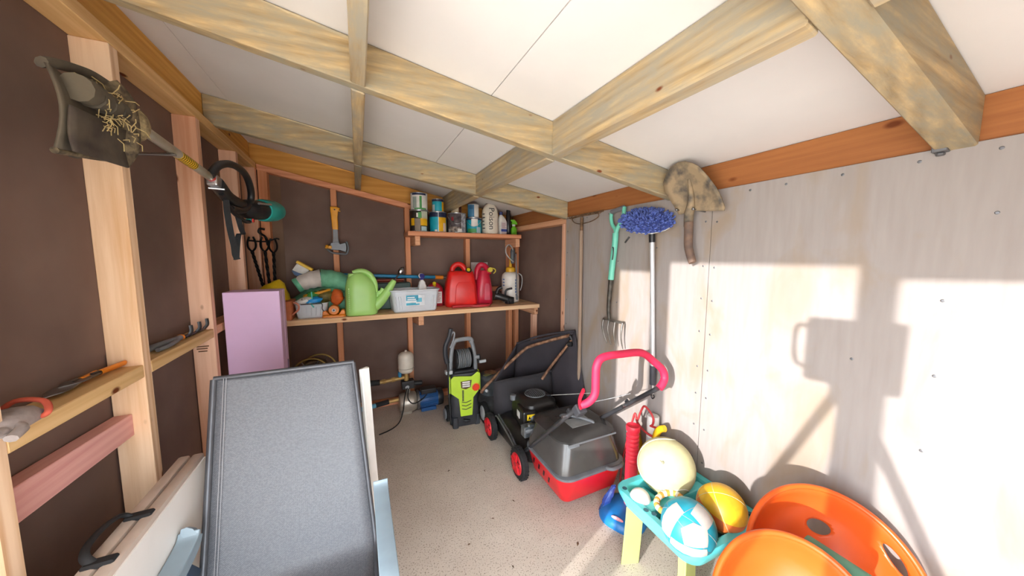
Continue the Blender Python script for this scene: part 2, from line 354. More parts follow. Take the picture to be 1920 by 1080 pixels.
# ---- right wall
wall_right = struct(B().box(1.65, 1.72, YF, 3.42, -.02, 1.88).build('wall_right', clad))
B().box(1.636, 1.64, 2.2, 3.33, 0, 1.0).build('building_paper', paper, wall_right)
B().box(1.630, 1.6345, 2.2, 3.33, .95, 1.86).build('building_paper', paper, wall_right)
B().box(XR, 1.63, 2.195, 2.285, .045, 1.717).build('stud', wz, wall_right, bev=.002)
wbox('bottom_plate', wall_right, (XR, 1.63, YF, YB, 0, .045), wy)
wbox('top_plate', wall_right, (XR, 1.63, YF, YB, 1.717, 1.762), wy)
B().hexa([(XR, YF, 1.763), (1.585, YF, 1.763), (1.585, YB, 1.763), (XR, YB, 1.763), (XR, YF, zc(XR)), (1.585, YF, zc(1.585)), (1.585, YB, zc(1.585)), (XR, YB, zc(XR))]).build('ribbon_beam', red_y, wall_right, bev=.002)
for a, b in ((1.0135, 2.215), (-.19, 1.0105), (YF+.001, -.193)):
    B().box(1.531, 1.5395, a, b, .01, 1.763).build('plywood_sheet', PLY, wall_right, bev=.0015)
scr = mat('screw', '#77787c', .4, .6)
sm = B().lathe([(.0045, 0), (.0048, .0012), (.003, .002)], (0, 0, 0), 8, (-1, 0, 0)).build('screw', scr, wall_right)
spots = [(y, 1.735) for y in (.247, .385, .556, .721, .85, 1.05, 1.22, 1.47, 1.72, 1.95, 2.1)]
for z in (1.62, 1.405, 1.245, 1.08, .90, .76, .595, .42): spots += [(1.04, z), (.985, z-.006)]
spots += [(.309, 1.325), (.306, 1.10), (.312, .863), (.485, 1.10), (.24, 1.568)]
spots += [(2.19, z) for z in (1.65, 1.48, 1.3, 1.1, .9)] + [(1.32, z) for z in (1.5, 1.2, .95, .65)] + [(1.62, z) for z in (1.42, 1.15)]
for i, (y, z) in enumerate(spots):
    o = sm if i == 0 else sm.copy()
    if i: C.objects.link(o)
    o.location = (1.531, y, z)
bk = B().obox((1.52, .345, 1.758), (.03, .03, .018)).cyl((1.52, .345, 1.748), (1.52, .345, 1.740), .010, n=6).build('bracket', scr, wall_right, bev=.002)

# ---- open front (behind the camera): raking header under the roof, corner post, and a sheet added to limit skylight
wall_front = struct(B().hexa([(-.79, YF-.045, zc(-.79)-.473), (1.64, YF-.045, zc(1.64)-.473), (1.64, YF, zc(1.64)-.473), (-.79, YF, zc(-.79)-.473), (-.79, YF-.045, zc(-.79)), (1.64, YF-.045, zc(1.64)), (1.64, YF, zc(1.64)), (-.79, YF, zc(-.79))]).build('wall_front', pale_y))
B().hexa([(.60, YF-.03, 0), (1.64, YF-.03, 0), (1.64, YF-.005, 0), (.60, YF-.005, 0), (.60, YF-.03, zc(.60)-.475), (1.64, YF-.03, zc(1.64)-.475), (1.64, YF-.005, zc(1.64)-.475), (.60, YF-.005, zc(.60)-.475)]).build('plywood_sheet', PLY, wall_front, bev=.003)  # unseen sheet added to cut skylight on the near right wall

# ---- ceiling, rafters, blocking
def roofslab(x0, x1, y0, y1, o0, o1): return B().hexa([(x0, y0, zc(x0)+o0), (x1, y0, zc(x1)+o0), (x1, y1, zc(x1)+o0), (x0, y1, zc(x0)+o0), (x0, y0, zc(x0)+o1), (x1, y0, zc(x1)+o1), (x1, y1, zc(x1)+o1), (x0, y1, zc(x0)+o1)])
ceiling = struct(roofslab(-.95, 1.8, YF-.1, 3.5, .0175, .045).build('ceiling', clad))
for a, b, o in ((-.86, -.626, .005), (-.622, .508, .002), (.5115, 1.70, .002)):
    roofslab(a, b, YF-.05, 3.38, o, o+.012).build('ceiling_panel', ceilm, ceiling)
def rafter(ya, yb, t, oa=-.158, ob=-.135):
    x0, x1 = -.744, XR-.001
    return B().hexa([(x0, ya, zc(x0)+oa), (x1, yb, zc(x1)+ob), (x1, yb+t, zc(x1)+ob), (x0, ya+t, zc(x0)+oa), (x0, ya, zc(x0)), (x1, yb, zc(x1)), (x1, yb+t, zc(x1)), (x0, ya+t, zc(x0))]).build('rafter', raf_x, ceiling, bev=.004)
rafter(.285, .285, .072); rafter(1.335, 1.215, .047); rafter(2.425, 2.205, .047)
def ry(x, ya, yb): return ya + (yb-ya)*(x+.744)/2.284
def block(x0, y0, y1, o=-.15):
    x1 = x0 + .047
    B().hexa([(x0, y0, zc(x0)+o), (x1, y0, zc(x1)+o), (x1, y1, zc(x1)+o), (x0, y1, zc(x0)+o), (x0, y0, zc(x0)), (x1, y0, zc(x1)), (x1, y1, zc(x1)), (x0, y1, zc(x0))]).build('blocking', raf_y, ceiling, bev=.004)
for x0, o in ((0.0, -.152), (.785, -.146)):
    a, b = ry(x0, 1.335, 1.215), ry(x0, 2.425, 2.205)
    block(x0, .358, a-.001, o); block(x0, a+.049, b-.002, o); block(x0, b+.049, YB+.028, o); block(x0, YF+.002, .284, o)

# ---- workbench and upper shelf
bench = thing('workbench', 'long pine workbench built along the back wall', 'workbench', (.5, 3.0, 0))
for i, (a, b) in enumerate(((2.79, 2.93), (2.933, 3.09), (3.093, 3.249))): B().box(-.69, 1.627, a, b, .938, .976).build('board', wood('bench_x', '#edc79d', '#d6a676', 'x'), bench, bev=.003)
B().box(1.585, 1.626, 2.82, 3.249, .868, .936).build('cleat', wy, bench, bev=.003)
B().box(1.575, 1.626, 2.83, 2.885, 0, .867).build('leg', wz, bench, bev=.003)
B().box(-.60, -.55, 2.83, 2.885, 0, .936).build('leg', wz, bench, bev=.003)
B().hexa([(.462, 2.90, .84), (.507, 2.90, .84), (.507, 3.25, .80), (.462, 3.25, .80), (.462, 2.90, .936), (.507, 2.90, .936), (.507, 3.25, .936), (.462, 3.25, .936)]).build('bracket', wy, bench, bev=.003)
shelf = thing('wall_shelf', 'short upper pine shelf above the workbench holding paint tins', 'shelf', (.95, 3.1, 1.63))
for a, b in ((2.95, 3.098), (3.10, 3.249)): B().box(.40, 1.50, a, b, 1.628, 1.667).build('board', wx, shelf, bev=.003)
for x in (.462, 1.452): B().box(x, x+.045, 2.98, 3.249, 1.545, 1.627).build('bracket', wy, shelf, bev=.003)
# ================================================================ left side
blk = mat('black_plastic', '#232326', .4, var=.15); blkr = mat('black_rubber', '#1d1d1f', .75, var=.2)
grey = mat('grey_plastic', '#6d7074', .45); lgrey = mat('light_grey_plastic', '#b9bdc0', .45)
white = mat('white_plastic', '#ece9e4', .4, var=.04); alu = mat('aluminium', '#c8cacd', .3, .9, var=.06)
teal = mat('teal_plastic', '#2aa79f', .4); orange = mat('orange_plastic', '#e8851f', .4); yellow = mat('yellow_plastic', '#e8b81c', .4)
mud = mat('dried_grass', '#75674d', .95, var=.35, scale=60, bump=.9, col2='#3a3026'); guardm = mat('mower_guard', '#3d362f', .85, var=.3, scale=12, col2='#5a5142', bump=.4)

# ---- line trimmer hung on nails along the left wall
t = thing('line_trimmer', 'grass-caked electric line trimmer hung on nails along the left studs', 'line trimmer', (-.58, 1.9, 1.7))
p0, p1 = V(-.60, 1.42, 1.85), V(-.575, 1.96, 1.79)
B().tube([p0, p1], .0165, 10).build('shaft', mat('shaft_metal', '#c6c3bb', .35, .6, var=.15, col2='#a2977e', scale=9), t, smooth=True)
d = (p1-p0).normalized()
la = p0 + (p1-p0)*.44; lb = p0 + (p1-p0)*.64
B().tube([la, lb], .0172, 10).build('warning_label', yellow, t, smooth=True)
for k in range(9):
    q = la + (lb-la)*(k+.5)/9.; B().tube([q-d*.0022, q+d*.0022], .0175, 10).build('print', mat('print_black', '#2a2a22', .6), t)
B().tube([p0+d*.485, p0+d*.505], .0172, 10).build('decal', mat('decal_red', '#c43a34', .5), t)
# cutting head: flat curved guard, caked motor housing, spool
gr = []
for i in range(13):
    a = -.15 + 1.25*PI*i/12*.62
    gr.append(a)
g = B(); rings = []
for i in range(13):
    u = i/12; y = 1.375 - .215*u; bow = .03*math.sin(PI*u)
    z0, z1 = 1.728 - .035*u, 1.925 - .04*u
    pts = []
    for j in range(9):
        w = j/8; z = z0 + (z1-z0)*w; x = -.625 + .055*math.sin(PI*w)*.3 - bow*.3
        pts.append(V(x, y, z + .012*math.sin(u*7)))
    rings.append(pts)
for r in range(12):
    for j in range(8):
        pass
vv = [p for r in rings for p in r]; ff = [(r*9+j, r*9+j+1, (r+1)*9+j+1, (r+1)*9+j) for r in range(12) for j in range(8)]
B().add(vv, ff).build('guard', guardm, t, smooth=60, solid=.006)
B().tube(smoothpath([(-.62, 1.37, 1.722), (-.60, 1.378, 1.77), (-.595, 1.38, 1.84), (-.60, 1.378, 1.90), (-.62, 1.365, 1.935)], 5), .026, 10, flat=.55).build('guard_rim', mud, t, smooth=60)
B().add([(-.598-.004*math.sin(j*.8), 1.162+.205*i/8, 1.695+.105*j/5+.01*i/8) for i in range(9) for j in range(6)], [(i*6+j, (i+1)*6+j, (i+1)*6+j+1, i*6+j+1) for i in range(8) for j in range(5)]).build('guard_skirt', mat('guard_dark', '#352b27', .85, var=.25, scale=16, col2='#4f463a', bump=.3), t, smooth=60, solid=.005)
B().tube(smoothpath([(-.625, 1.365, 1.93), (-.628, 1.30, 1.928), (-.63, 1.21, 1.905), (-.63, 1.16, 1.885)], 5), .014, 8, flat=.7).build('guard_rim', guardm, t, smooth=60)
B().tube(smoothpath([(-.62, 1.37, 1.728), (-.625, 1.31, 1.715), (-.63, 1.22, 1.702), (-.63, 1.165, 1.694)], 5), .008, 8).build('guard_rim', mud, t, smooth=60)
B().ball((-.60, 1.425, 1.848), (.034, .04, .05), 14, 10).build('gear_head', mat('caked_clippings', '#a08f68', .95, var=.35, scale=70, bump=.9, col2='#6d5f45'), t, smooth=60)
sp = B()
for k, (yy, w) in enumerate(((1.20, .04), (1.245, .04), (1.29, .035), (1.33, .035))):
    sp = B().cyl((-.60, yy, 1.855), (-.60, yy+w*.9, 1.86), .032-.002*k, n=12); sp.build('spool', guardm, t, smooth=40)
gb = B(); random.seed(3)
for k in range(70):
    a = V(-.585+random.uniform(-.02, .015), 1.32+random.uniform(-.08, .05), 1.84+random.uniform(-.07, .05)); bq = a + V(random.uniform(-.015, .02), random.uniform(-.035, .035), random.uniform(-.035, .03))
    gb.tube([a, (a+bq)/2+V(.006, 0, .004), bq], .0012, 4)
o = gb.build('grass_clippings', mat('straw', '#b59f6c', .9), t); o['kind'] = 'stuff'
# loop handle, trigger body, motor
B().tube(smoothpath([(-.57, 1.885, 1.80), (-.555, 1.95, 1.86), (-.54, 2.08, 1.895), (-.535, 2.25, 1.89), (-.54, 2.36, 1.83), (-.55, 2.38, 1.76), (-.56, 2.28, 1.70), (-.575, 2.13, 1.69)], 6), .017, 10).build('loop_handle', blk, t, smooth=True)
B().obox((-.577, 1.955, 1.785), (.04, .08, .05), (-.1, 0, 0)).build('clamp', alu, t, bev=.006, seg=2)
B().cyl((-.60, 1.95, 1.755), (-.545, 1.96, 1.755), .006, n=8).build('clamp_bolt', steel, t)
B().tube(smoothpath([(-.578, 1.97, 1.785), (-.58, 2.1, 1.745), (-.585, 2.28, 1.735), (-.575, 2.40, 1.725)], 6), .03, 12, flat=1.2).build('body', blk, t, smooth=True)
B().tube(smoothpath([(-.57, 2.0, 1.74), (-.57, 2.12, 1.68), (-.57, 2.3, 1.645), (-.57, 2.42, 1.65)], 5), .011, 8).build('lower_grip', blk, t, smooth=True)
B().lathe([(.03, 0), (.052, .03), (.058, .10), (.058, .2)], (-.585, 2.34, 1.715), 18, (.26, 1, .08)).build('motor_housing', blk, t, smooth=40)
B().lathe([(.066, 0), (.07, .03), (.066, .14), (.055, .185), (.02, .19)], (-.535, 2.535, 1.732), 20, (.28, 1, .1)).build('end_cover', teal, t, smooth=40)
B().cyl((-.515, 2.40, 1.755), (-.48, 2.52, 1.768), .007, n=8).build('trim_bar', alu, t)
B().obox((-.57, 2.44, 1.665), (.03, .06, .03), (.3, 0, 0)).build('battery_latch', teal, t, bev=.005)
B().obox((-.548, 2.40, 1.655), (.01, .02, .02)).build('trigger', mat('trigger_red', '#d33126', .4), t, bev=.002)
strap = mat('webbing', '#2f3338', .85, var=.15, scale=60)
B().strip(smoothpath([(-.56, 2.02, 1.715), (-.55, 1.985, 1.66), (-.545, 1.99, 1.57), (-.55, 2.04, 1.50), (-.56, 2.085, 1.455), (-.555, 2.10, 1.43)], 6), .04, (.35, 1, .15)).build('shoulder_strap', strap, t)
B().strip(smoothpath([(-.56, 2.10, 1.43), (-.55, 2.09, 1.50), (-.55, 2.13, 1.56), (-.56, 2.24, 1.565), (-.57, 2.25, 1.60), (-.57, 2.21, 1.66)], 6), .034, (.5, 1, .1)).build('shoulder_strap', strap, t)

# ---- things on the noggings
t = thing('work_glove', 'limp grey garden glove with a red cuff on the nogging', 'glove', (-.72, 1.12, 1.066))
gm = mat('glove_fabric', '#a89c98', .9, var=.2, scale=30, bump=.5)
B().sect([(0, .10, .17, .04), (.02, .105, .18, .045), (.042, .085, .15, .045), (.05, .04, .09, .02)], (-.73, 1.15, 1.066), .1).build('palm', gm, t, smooth=70)
for k in range(4):
    B().tube(smoothpath([(-.775+.03*k, 1.08, 1.088), (-.775+.031*k, 1.03, 1.092), (-.77+.03*k, .985, 1.076)], 4), .013, 8).build('finger', gm, t, smooth=70)
B().tube(smoothpath([(-.685, 1.12, 1.085), (-.665, 1.10, 1.08), (-.66, 1.06, 1.07)], 4), .013, 8).build('thumb', gm, t, smooth=70)
B().tube(smoothpath([(-.785, 1.235, 1.08), (-.76, 1.25, 1.118), (-.70, 1.235, 1.115), (-.672, 1.20, 1.09), (-.69, 1.2, 1.073), (-.75, 1.23, 1.072)], 5, True), .008, 8, True).build('cuff', mat('cuff_red', '#c9573f', .8), t, smooth=70)
GL = [o for o in t.children]
for o in GL:
    for v in o.data.vertices: v.co = Vector(((v.co.x)*.85, (v.co.y)*.8-.045, v.co.z*.7))
def handtool(name, label, cat, p, q, blade, col):
    t = thing(name, label, cat, tuple(p)); p, q = Vector(p), Vector(q); d = (q-p).normalized()
    B().tube(smoothpath([p, p+(q-p)*.3, p+(q-p)*.8, q], 4), .011, 10, flat=.75).build('handle', col, t, smooth=60)
    s = d.cross(V(0, 0, 1)).normalized(); r = p - d*.012
    B().cyl(p, p-d*.03, .008, n=8).build('ferrule', blk, t)
    pts = [r-s*.012, r+s*.012, r-d*.07+s*.022, r-d*blade*.75+s*.018, r-d*blade, r-d*blade*.75-s*.018, r-d*.07-s*.022]
    B().prism(pts, (0, 0, .003)).build('blade', mat('blade_steel', '#a9a8a8', .3, .9, var=.2), t); return t
handtool('paint_scraper', 'orange-handled scraper in clear wrap, nearer the wall stud', 'scraper', (-.755, 1.46, 1.08), (-.745, 1.555, 1.08), .12, orange)
handtool('hand_trowel', 'small orange-handled trowel lying behind the glove', 'trowel', (-.765, 1.40, 1.077), (-.77, 1.47, 1.077), .13, orange)
t = thing('secateurs', 'grey and orange pruning secateurs on the second nogging', 'secateurs', (-.74, 1.9, 1.067))
B().tube(smoothpath([(-.765, 1.72, 1.08), (-.75, 1.78, 1.085), (-.735, 1.87, 1.085), (-.735, 1.93, 1.083)], 5), .013, 8).build('handle', grey, t, smooth=60)
B().tube(smoothpath([(-.73, 1.73, 1.078), (-.72, 1.79, 1.08), (-.725, 1.87, 1.082)], 5), .009, 8).build('handle', grey, t, smooth=60)
B().ball((-.735, 1.93, 1.083), (.016, .014, .014), 10, 8).build('pivot', orange, t, smooth=60)
B().ball((-.77, 1.715, 1.08), (.014, .012, .012), 10, 8).build('end_cap', orange, t, smooth=60)
B().prism([(-.74, 1.935, 1.082), (-.72, 1.935, 1.082), (-.722, 1.985, 1.082), (-.735, 2.0, 1.082)], (0, 0, .004)).build('blade', dsteel, t)
t = thing('hand_cultivator', 'three-pronged hand cultivator resting with tines up on nogging', 'hand cultivator', (-.74, 2.05, 1.067))
B().tube([(-.735, 1.97, 1.075), (-.73, 2.17, 1.075)], .006, 8).build('shank', dsteel, t)
for y in (1.985, 2.075, 2.165): B().tube(smoothpath([(-.732, y, 1.075), (-.72, y+.008, 1.095), (-.722, y+.012, 1.125)], 5), .008, 8, flat=.45, rs=None).build('tine', dsteel, t, smooth=60)

# ---- lavender cabinet
t = thing('tall_cabinet', 'tall lavender metal cabinet standing by the left wall', 'cabinet', (-.56, 2.36, 0))
lav = mat('lavender_enamel', '#d8b4d7', .45, var=.03, scale=5)
B().box(-.69, -.427, 2.30, 2.385, 0, 1.245).build('body', lav, t, bev=.004, seg=2)
B().box(-.69, -.43, 2.386, 2.398, .004, 1.240).build('gap_shade', mat('cabinet_gap', '#5d4a72', .6), t)  # dark strip: shade of the gap between body and door put into colour
B().box(-.69, -.427, 2.399, 2.46, 0, 1.245).build('door', lav, t, bev=.004, seg=2)
B().box(-.4268, -.4225, 2.41, 2.418, .72, .80).build('latch', mat('latch_grey', '#8c7f9c', .4, .5), t)

# ---- sling reclining chair
t = thing('sling_chair', 'reclining garden chair with grey mesh sling in the foreground', 'chair', (-.24, 1.2, 0))
SL = sling_mat()
prof = [(1.53, .99), (1.505, .92), (1.465, .81), (1.415, .67), (1.36, .52), (1.31, .39), (1.275, .335), (1.21, .325), (1.10, .345), (.98, .375), (.88, .395), (.83, .385)]
prof = smoothpath([(0, a, b) for a, b in prof], 4)
rows = []
for i, p in enumerate(prof):
    f = min(1, (1.0-p.z)/.65); xl, xr = -.50, -.04+.055*f
    rows.append([(xl+(xr-xl)*k/12, p.y - .012*math.sin(PI*k/12)*(0 if i > 26 else -1)*.6, p.z - .008*math.sin(PI*k/12)) for k in range(13)])
vv = [q for r in rows for q in r]; ff = [(i*13+k, i*13+k+1, (i+1)*13+k+1, (i+1)*13+k) for i in range(len(rows)-1) for k in range(12)]
B().add(vv, ff).build('sling', SL, t, smooth=60, solid=.003)
frame = mat('chair_frame_grey', '#55565b', .4, .3); wf = mat('chair_frame_white', '#e6e4df', .35, var=.05)
B().tube([V(-.503, p.y, p.z) for p in prof], .011, 8).build('side_rail', frame, t, smooth=60)
B().tube([V(-.037+.055*min(1, (1.0-p.z)/.65), p.y, p.z) for p in prof], .009, 8).build('side_rail', frame, t, smooth=60)
B().tube([(-.503, 1.53, .993), (-.034, 1.53, .993)], .009, 8).build('top_rail', frame, t, smooth=60)
B().strip([V(-.49, 1.5115, .905), V(-.26, 1.5105, .905), V(-.035, 1.5115, .905)], .012, (0, .33, .94), .002).build('fold_seam', mat('sling_fold', '#5b5c62', .7), t)
hem = mat('sling_seam', '#a9a9ac', .7)
for xo in (.028, .036): B().strip([V(-.50+xo, p.y-.0075, p.z+.004) for p in prof[:27]], .0015, (1, 0, 0), .001).build('stitching', hem, t)
# flat white back legs and supports
B().strip(smoothpath([(.005, 1.545, .955), (.012, 1.55, .75), (.02, 1.53, .52), (.03, 1.50, .30), (.035, 1.45, .02)], 5), .045, (.72, .69, 0), .02).build('leg', wf, t, bev=.004, smooth=40)
B().strip(smoothpath([(-.485, 1.56, .955), (-.49, 1.56, .75), (-.51, 1.54, .52), (-.53, 1.50, .30), (-.54, 1.45, .02)], 5), .045, (.72, .69, 0), .02).build('leg', wf, t, bev=.004, smooth=40)
for x in (.04, -.545): B().strip([(x, .84, .40), (x, .86, .2), (x, .88, 0)], .04, (0, 1, 0), .02).build('leg', wf, t, bev=.004)
arm = mat('armrest_blue_grey', '#93a5b0', .4, var=.06)
def armrest(x):
    pts = smoothpath([(x, 1.285, .585), (x, 1.26, .565), (x, 1.15, .555), (x, 1.0, .556), (x, .88, .553), (x, .84, .53)], 5)
    o = B().strip(pts, .052, (1, 0, 0), .016).build('armrest', arm, t, bev=.005, seg=2, smooth=50)
    for dx in (-.022, .022): B().strip([p+V(dx, 0, -.018) for p in pts], .005, (1, 0, 0), .035).build('rib', arm, o)
    B().beam((x, 1.30, .42), (x, 1.20, .545), .018, .03).build('arm_bracket', mat('bracket_navy', '#34465c', .5), t, bev=.003)
armrest(.045); armrest(-.513)
B().tube(smoothpath([(-.513, 1.275, .585), (-.513, 1.30, .565), (-.513, 1.29, .53), (-.513, 1.255, .515)], 5), .014, 8, flat=1.8).build('arm_curl', arm, t, smooth=50)

# ---- folded white trestle table leaning on the left wall
t = thing('folding_table', 'white folded trestle table leaning against the left wall', 'table', (-.56, 1.15, 0))
wt = mat('table_white', '#f0ece6', .45, var=.03, scale=6); be = mat('table_edge_beige', '#cdbcae', .5, var=.08)
def slab(x, m, name, th=.034):
    return B().hexa([(x+.02-th/2, .62, 0), (x+.02+th/2, .62, 0), (x+.02+th/2, 1.54, 0), (x+.02-th/2, 1.54, 0), (x-th/2, .62, .715), (x+th/2, .62, .715), (x+th/2, 1.54, .715), (x-th/2, 1.54, .715)]).build(name, m, t, bev=.008, seg=2, smooth=40)
slab(-.607, be, 'table_half'); slab(-.568, be, 'table_half')
B().hexa([(-.532, .64, .02), (-.526, .64, .02), (-.526, 1.53, .02), (-.532, 1.53, .02), (-.552, .64, .70), (-.546, .64, .70), (-.546, 1.53, .70), (-.552, 1.53, .70)]).build('table_face', wt, t)
B().tube(smoothpath([(-.60, 1.065, .715), (-.618, 1.075, .732), (-.63, 1.11, .738), (-.632, 1.17, .738), (-.622, 1.215, .732), (-.605, 1.225, .715)], 5), .010, 8, flat=.6).build('carry_handle', blkr, t, smooth=60)
for y in (1.065, 1.222): B().box(-.618, -.56, y-.014, y+.014, .708, .722).build('handle_mount', blkr, t, bev=.004)

# ---- fire irons and axe on the corner studs
t = thing('fire_iron_set', 'twisted black wrought-iron fire tools hanging in the corner', 'fire irons', (-.66, 3.16, 1.2))
iron = mat('wrought_iron', '#1c1b1c', .5, .6)
B().tube(smoothpath([(-.655, 3.17, 1.655), (-.685, 3.17, 1.66), (-.695, 3.17, 1.635), (-.675, 3.17, 1.615), (-.655, 3.165, 1.60), (-.645, 3.16, 1.56), (-.64, 3.16, 1.53)], 5), .008, 8).build('hook', iron, t, smooth=60)
B().tube(smoothpath([(-.765, 3.16, 1.565), (-.74, 3.15, 1.565), (-.65, 3.14, 1.56), (-.58, 3.15, 1.585), (-.565, 3.16, 1.58)], 4), .006, 6).build('rack_bar', iron, t, smooth=60)
def iron_tool(x0, x1, zt, zb):
    a, b = V(x0, 3.13, zt), V(x1, 3.17, zb)
    o = B().tube([a, b], .010, 4)
    n = 24; rr = []
    for i in range(n+1):
        p = a+(b-a)*i/n; an = i*.55; rr.append([p+V(math.cos(an+k*PI/2)*.012, math.sin(an+k*PI/2)*.012, 0) for k in range(4)])
    B().loft(rr).build('iron_rod', iron, t)
    B().tube(smoothpath([a, a+V(-.022, 0, .03), a+V(-.025, 0, .07), a+V(-.012, 0, .115)], 4), .0075, 6).build('loop', iron, t, smooth=60)
    B().tube(smoothpath([a, a+V(.022, 0, .03), a+V(.025, 0, .07), a+V(.012, 0, .115)], 4), .0075, 6).build('loop', iron, t, smooth=60)
iron_tool(-.735, -.685, 1.48, 1.18); iron_tool(-.655, -.635, 1.48, 1.0); iron_tool(-.60, -.615, 1.47, 1.05)
t = thing('axe', 'yellow-handled axe with a sheathed grey head on the back stud', 'axe', (-.17, 3.22, 1.5))
B().loft([[(-.165+x*w+ox, 3.225+y*.014, z) for x, y in ((-1, -1), (1, -1), (1, 1), (-1, 1))] for z, w, ox in ((1.87, .024, -.008), (1.855, .038, .005), (1.84, .03, -.003), (1.78, .024, -.005), (1.70, .023, -.003), (1.675, .02, 0))]).build('handle', mat('axe_yellow', '#eea315', .45), t, bev=.004, seg=2, smooth=50)
B().prism([(-.155, 3.2105, 1.858), (-.122, 3.2105, 1.835), (-.125, 3.2105, 1.828), (-.152, 3.2105, 1.842)], (0, .02, 0)).build('grip_hook', MATS['axe_yellow'], t)
B().cyl((-.165, 3.2095, 1.845), (-.165, 3.208, 1.845), .006, n=10).build('hang_hole', blk, t)
B().loft([[(-.168+x*w, 3.225+y*.013, z) for x, y in ((-1, -1), (1, -1), (1, 1), (-1, 1))] for z, w in ((1.68, .02), (1.60, .021), (1.55, .028))]).build('shaft', mat('axe_shaft', '#76787c', .4), t, bev=.004)
B().prism([(-.21, 3.21, 1.562), (-.15, 3.21, 1.575), (-.135, 3.21, 1.555), (-.092, 3.21, 1.568), (-.084, 3.21, 1.525), (-.092, 3.21, 1.48), (-.14, 3.21, 1.498), (-.215, 3.21, 1.502)], (0, .03, 0)).build('head', mat('axe_head', '#66686c', .4, .3), t, bev=.004)
B().tube(smoothpath([(-.235, 3.215, 1.507), (-.2, 3.212, 1.478), (-.13, 3.212, 1.468), (-.088, 3.212, 1.47), (-.074, 3.212, 1.52), (-.085, 3.212, 1.575)], 5), .008, 8).build('blade_guard', grey, t, smooth=60)
B().obox((-.225, 3.215, 1.525), (.05, .03, .026), (0, .1, 0)).ball((-.235, 3.205, 1.53), .014, 10, 8).build('guard_clip', MATS['axe_yellow'], t, bev=.004)
# ================================================================ paint shelf
SZ, BZ = 1.6675, .9765
def col(h, r=.5, **k): return mat('paint_' + h.strip('#') + str(k.get('metal', '')), h, r, **k)
tin = mat('tin', '#b9bcc0', .35, .85, var=.08)
def face(x, y): return math.atan2(-y, -x)
def paint_tin(label, x, y, z, r, h, body, bands, lid=tin, wire=False, ring=tin):
    """bands: (z0, z1, a0, a1, colour) in fractions of height and radians off the camera side"""
    t = thing('paint_tin', label, 'paint tin', (x, y, z), 0, 'paint tins on the upper shelf')
    B().lathe([(r*.985, 0), (r, .004), (r, h-.006), (r*.99, h-.004)], (x, y, z), 28).build('can', body, t, smooth=40)
    B().lathe([(r*1.02, h-.006), (r*1.025, h), (r*.9, h+.002), (r*.88, h-.004), (r*.3, h-.005), (.001, h-.005)], (x, y, z), 28).build('lid', lid, t, smooth=40)
    B().lathe([(r*1.0, .0), (r*1.02, .002), (r*1.02, .006), (r*1.0, .008)], (x, y, z), 28, cap=False).build('base_rim', ring, t, smooth=40)
    fa = face(x, y)
    for z0, z1, a0, a1, c in bands: B().arc((x, y, z), r, z0*h, z1*h, fa+a0, fa+a1).build('label_patch', c, t, smooth=40)
    if wire:
        B().tube(smoothpath([(x+r*1.03*math.cos(fa+a), y+r*1.03*math.sin(fa+a), z+h*(.86-.42*math.cos(a*1.02)**2 if abs(a) < 1.5 else .86)) for a in (-1.5, -1.1, -.6, -.2, .2, .6, 1.1, 1.5)], 4), .0025, 6).build('wire_handle', tin, t, smooth=60)
    return t
white2 = col('#e5e2dc'); navy = col('#1d2647'); tealp = col('#14a3b8'); green = col('#4d9a55'); sun_y = col('#eab214'); dark = col('#2b2422', .6, var=.3); skyb = col('#3f7ea6')
paint_tin('large black paint tin with two yellow labels, leftmost on shelf', .515, 3.05, SZ, .081, .187, dark, [(.28, .62, -1.0, -.55, sun_y), (.28, .66, .12, .95, sun_y), (.0, .6, -.5, .1, col('#8e8171', .6)), (.60, .95, .2, 1.0, col('#c8cdb9')), (.62, .9, -.15, .25, green), (.02, .24, .2, .85, col('#b4cfd6')), (.66, .86, -.3, -.12, white2)])
paint_tin('white paint tin with a green stripe stacked on the black tin', .516, 3.05, SZ+.189, .073, .15, white2, [(.86, .99, -.9, .9, navy), (.05, .8, .05, .32, green), (.02, .12, -.6, .9, green), (.1, .75, -.8, -.3, col('#9aa79f'))])
paint_tin('teal and yellow paint tin beside the black tin', .684, 3.05, SZ, .077, .183, tealp, [(.74, .99, -1.3, 1.3, navy), (.03, .73, .08, 1.15, sun_y), (.03, .45, .62, 1.0, col('#d9c9c9')), (.0, .99, .02, .07, tin), (.03, .12, -.4, -.1, white2)])
paint_tin('small turquoise tin stacked on the teal and yellow tin', .685, 3.05, SZ+.185, .053, .115, tealp, [(.8, .99, -1.3, 1.3, navy), (.05, .78, .75, 1.3, sun_y), (.05, .55, -1.2, -.55, col('#b7c3c4'))])
paint_tin('drip-stained dark paint tin with a wire handle', .862, 3.05, SZ, .085, .183, col('#33282e', .6, var=.35, scale=30, col2='#5d5354'), [(.02, .95, .5, 1.25, col('#c9ccd2', .6, var=.3, scale=40, col2='#6b6b74')), (.0, .3, -1.0, .5, col('#a79a90', .7, var=.4, scale=50, col2='#41352f')), (.6, .78, -.6, -.35, col('#8c2430')), (.02, .2, .1, .55, white2), (.02, .2, -1.1, -.75, white2)], wire=True)
paint_tin('cream-coloured small tin behind the ceiling block', .872, 3.10, SZ+.185, .05, .105, col('#d9c4a2'), [(.0, .99, .5, 1.2, col('#54281a', .6, var=.3))])
paint_tin('turquoise and green pail with a white label and wire handle', 1.033, 3.05, SZ, .074, .148, tealp, [(.86, .99, -1.3, 1.3, navy), (.04, .3, -.9, .3, green), (.45, .92, -.35, .5, white2), (.02, .4, .35, .95, col('#a9c6cc'))], wire=True)
paint_tin('slate-blue half-labelled tin stacked on the turquoise pail', 1.026, 3.05, SZ+.15, .054, .128, white2, [(.06, .94, -1.2, .18, skyb), (.62, .9, -.8, 0, col('#2b5d88'))])
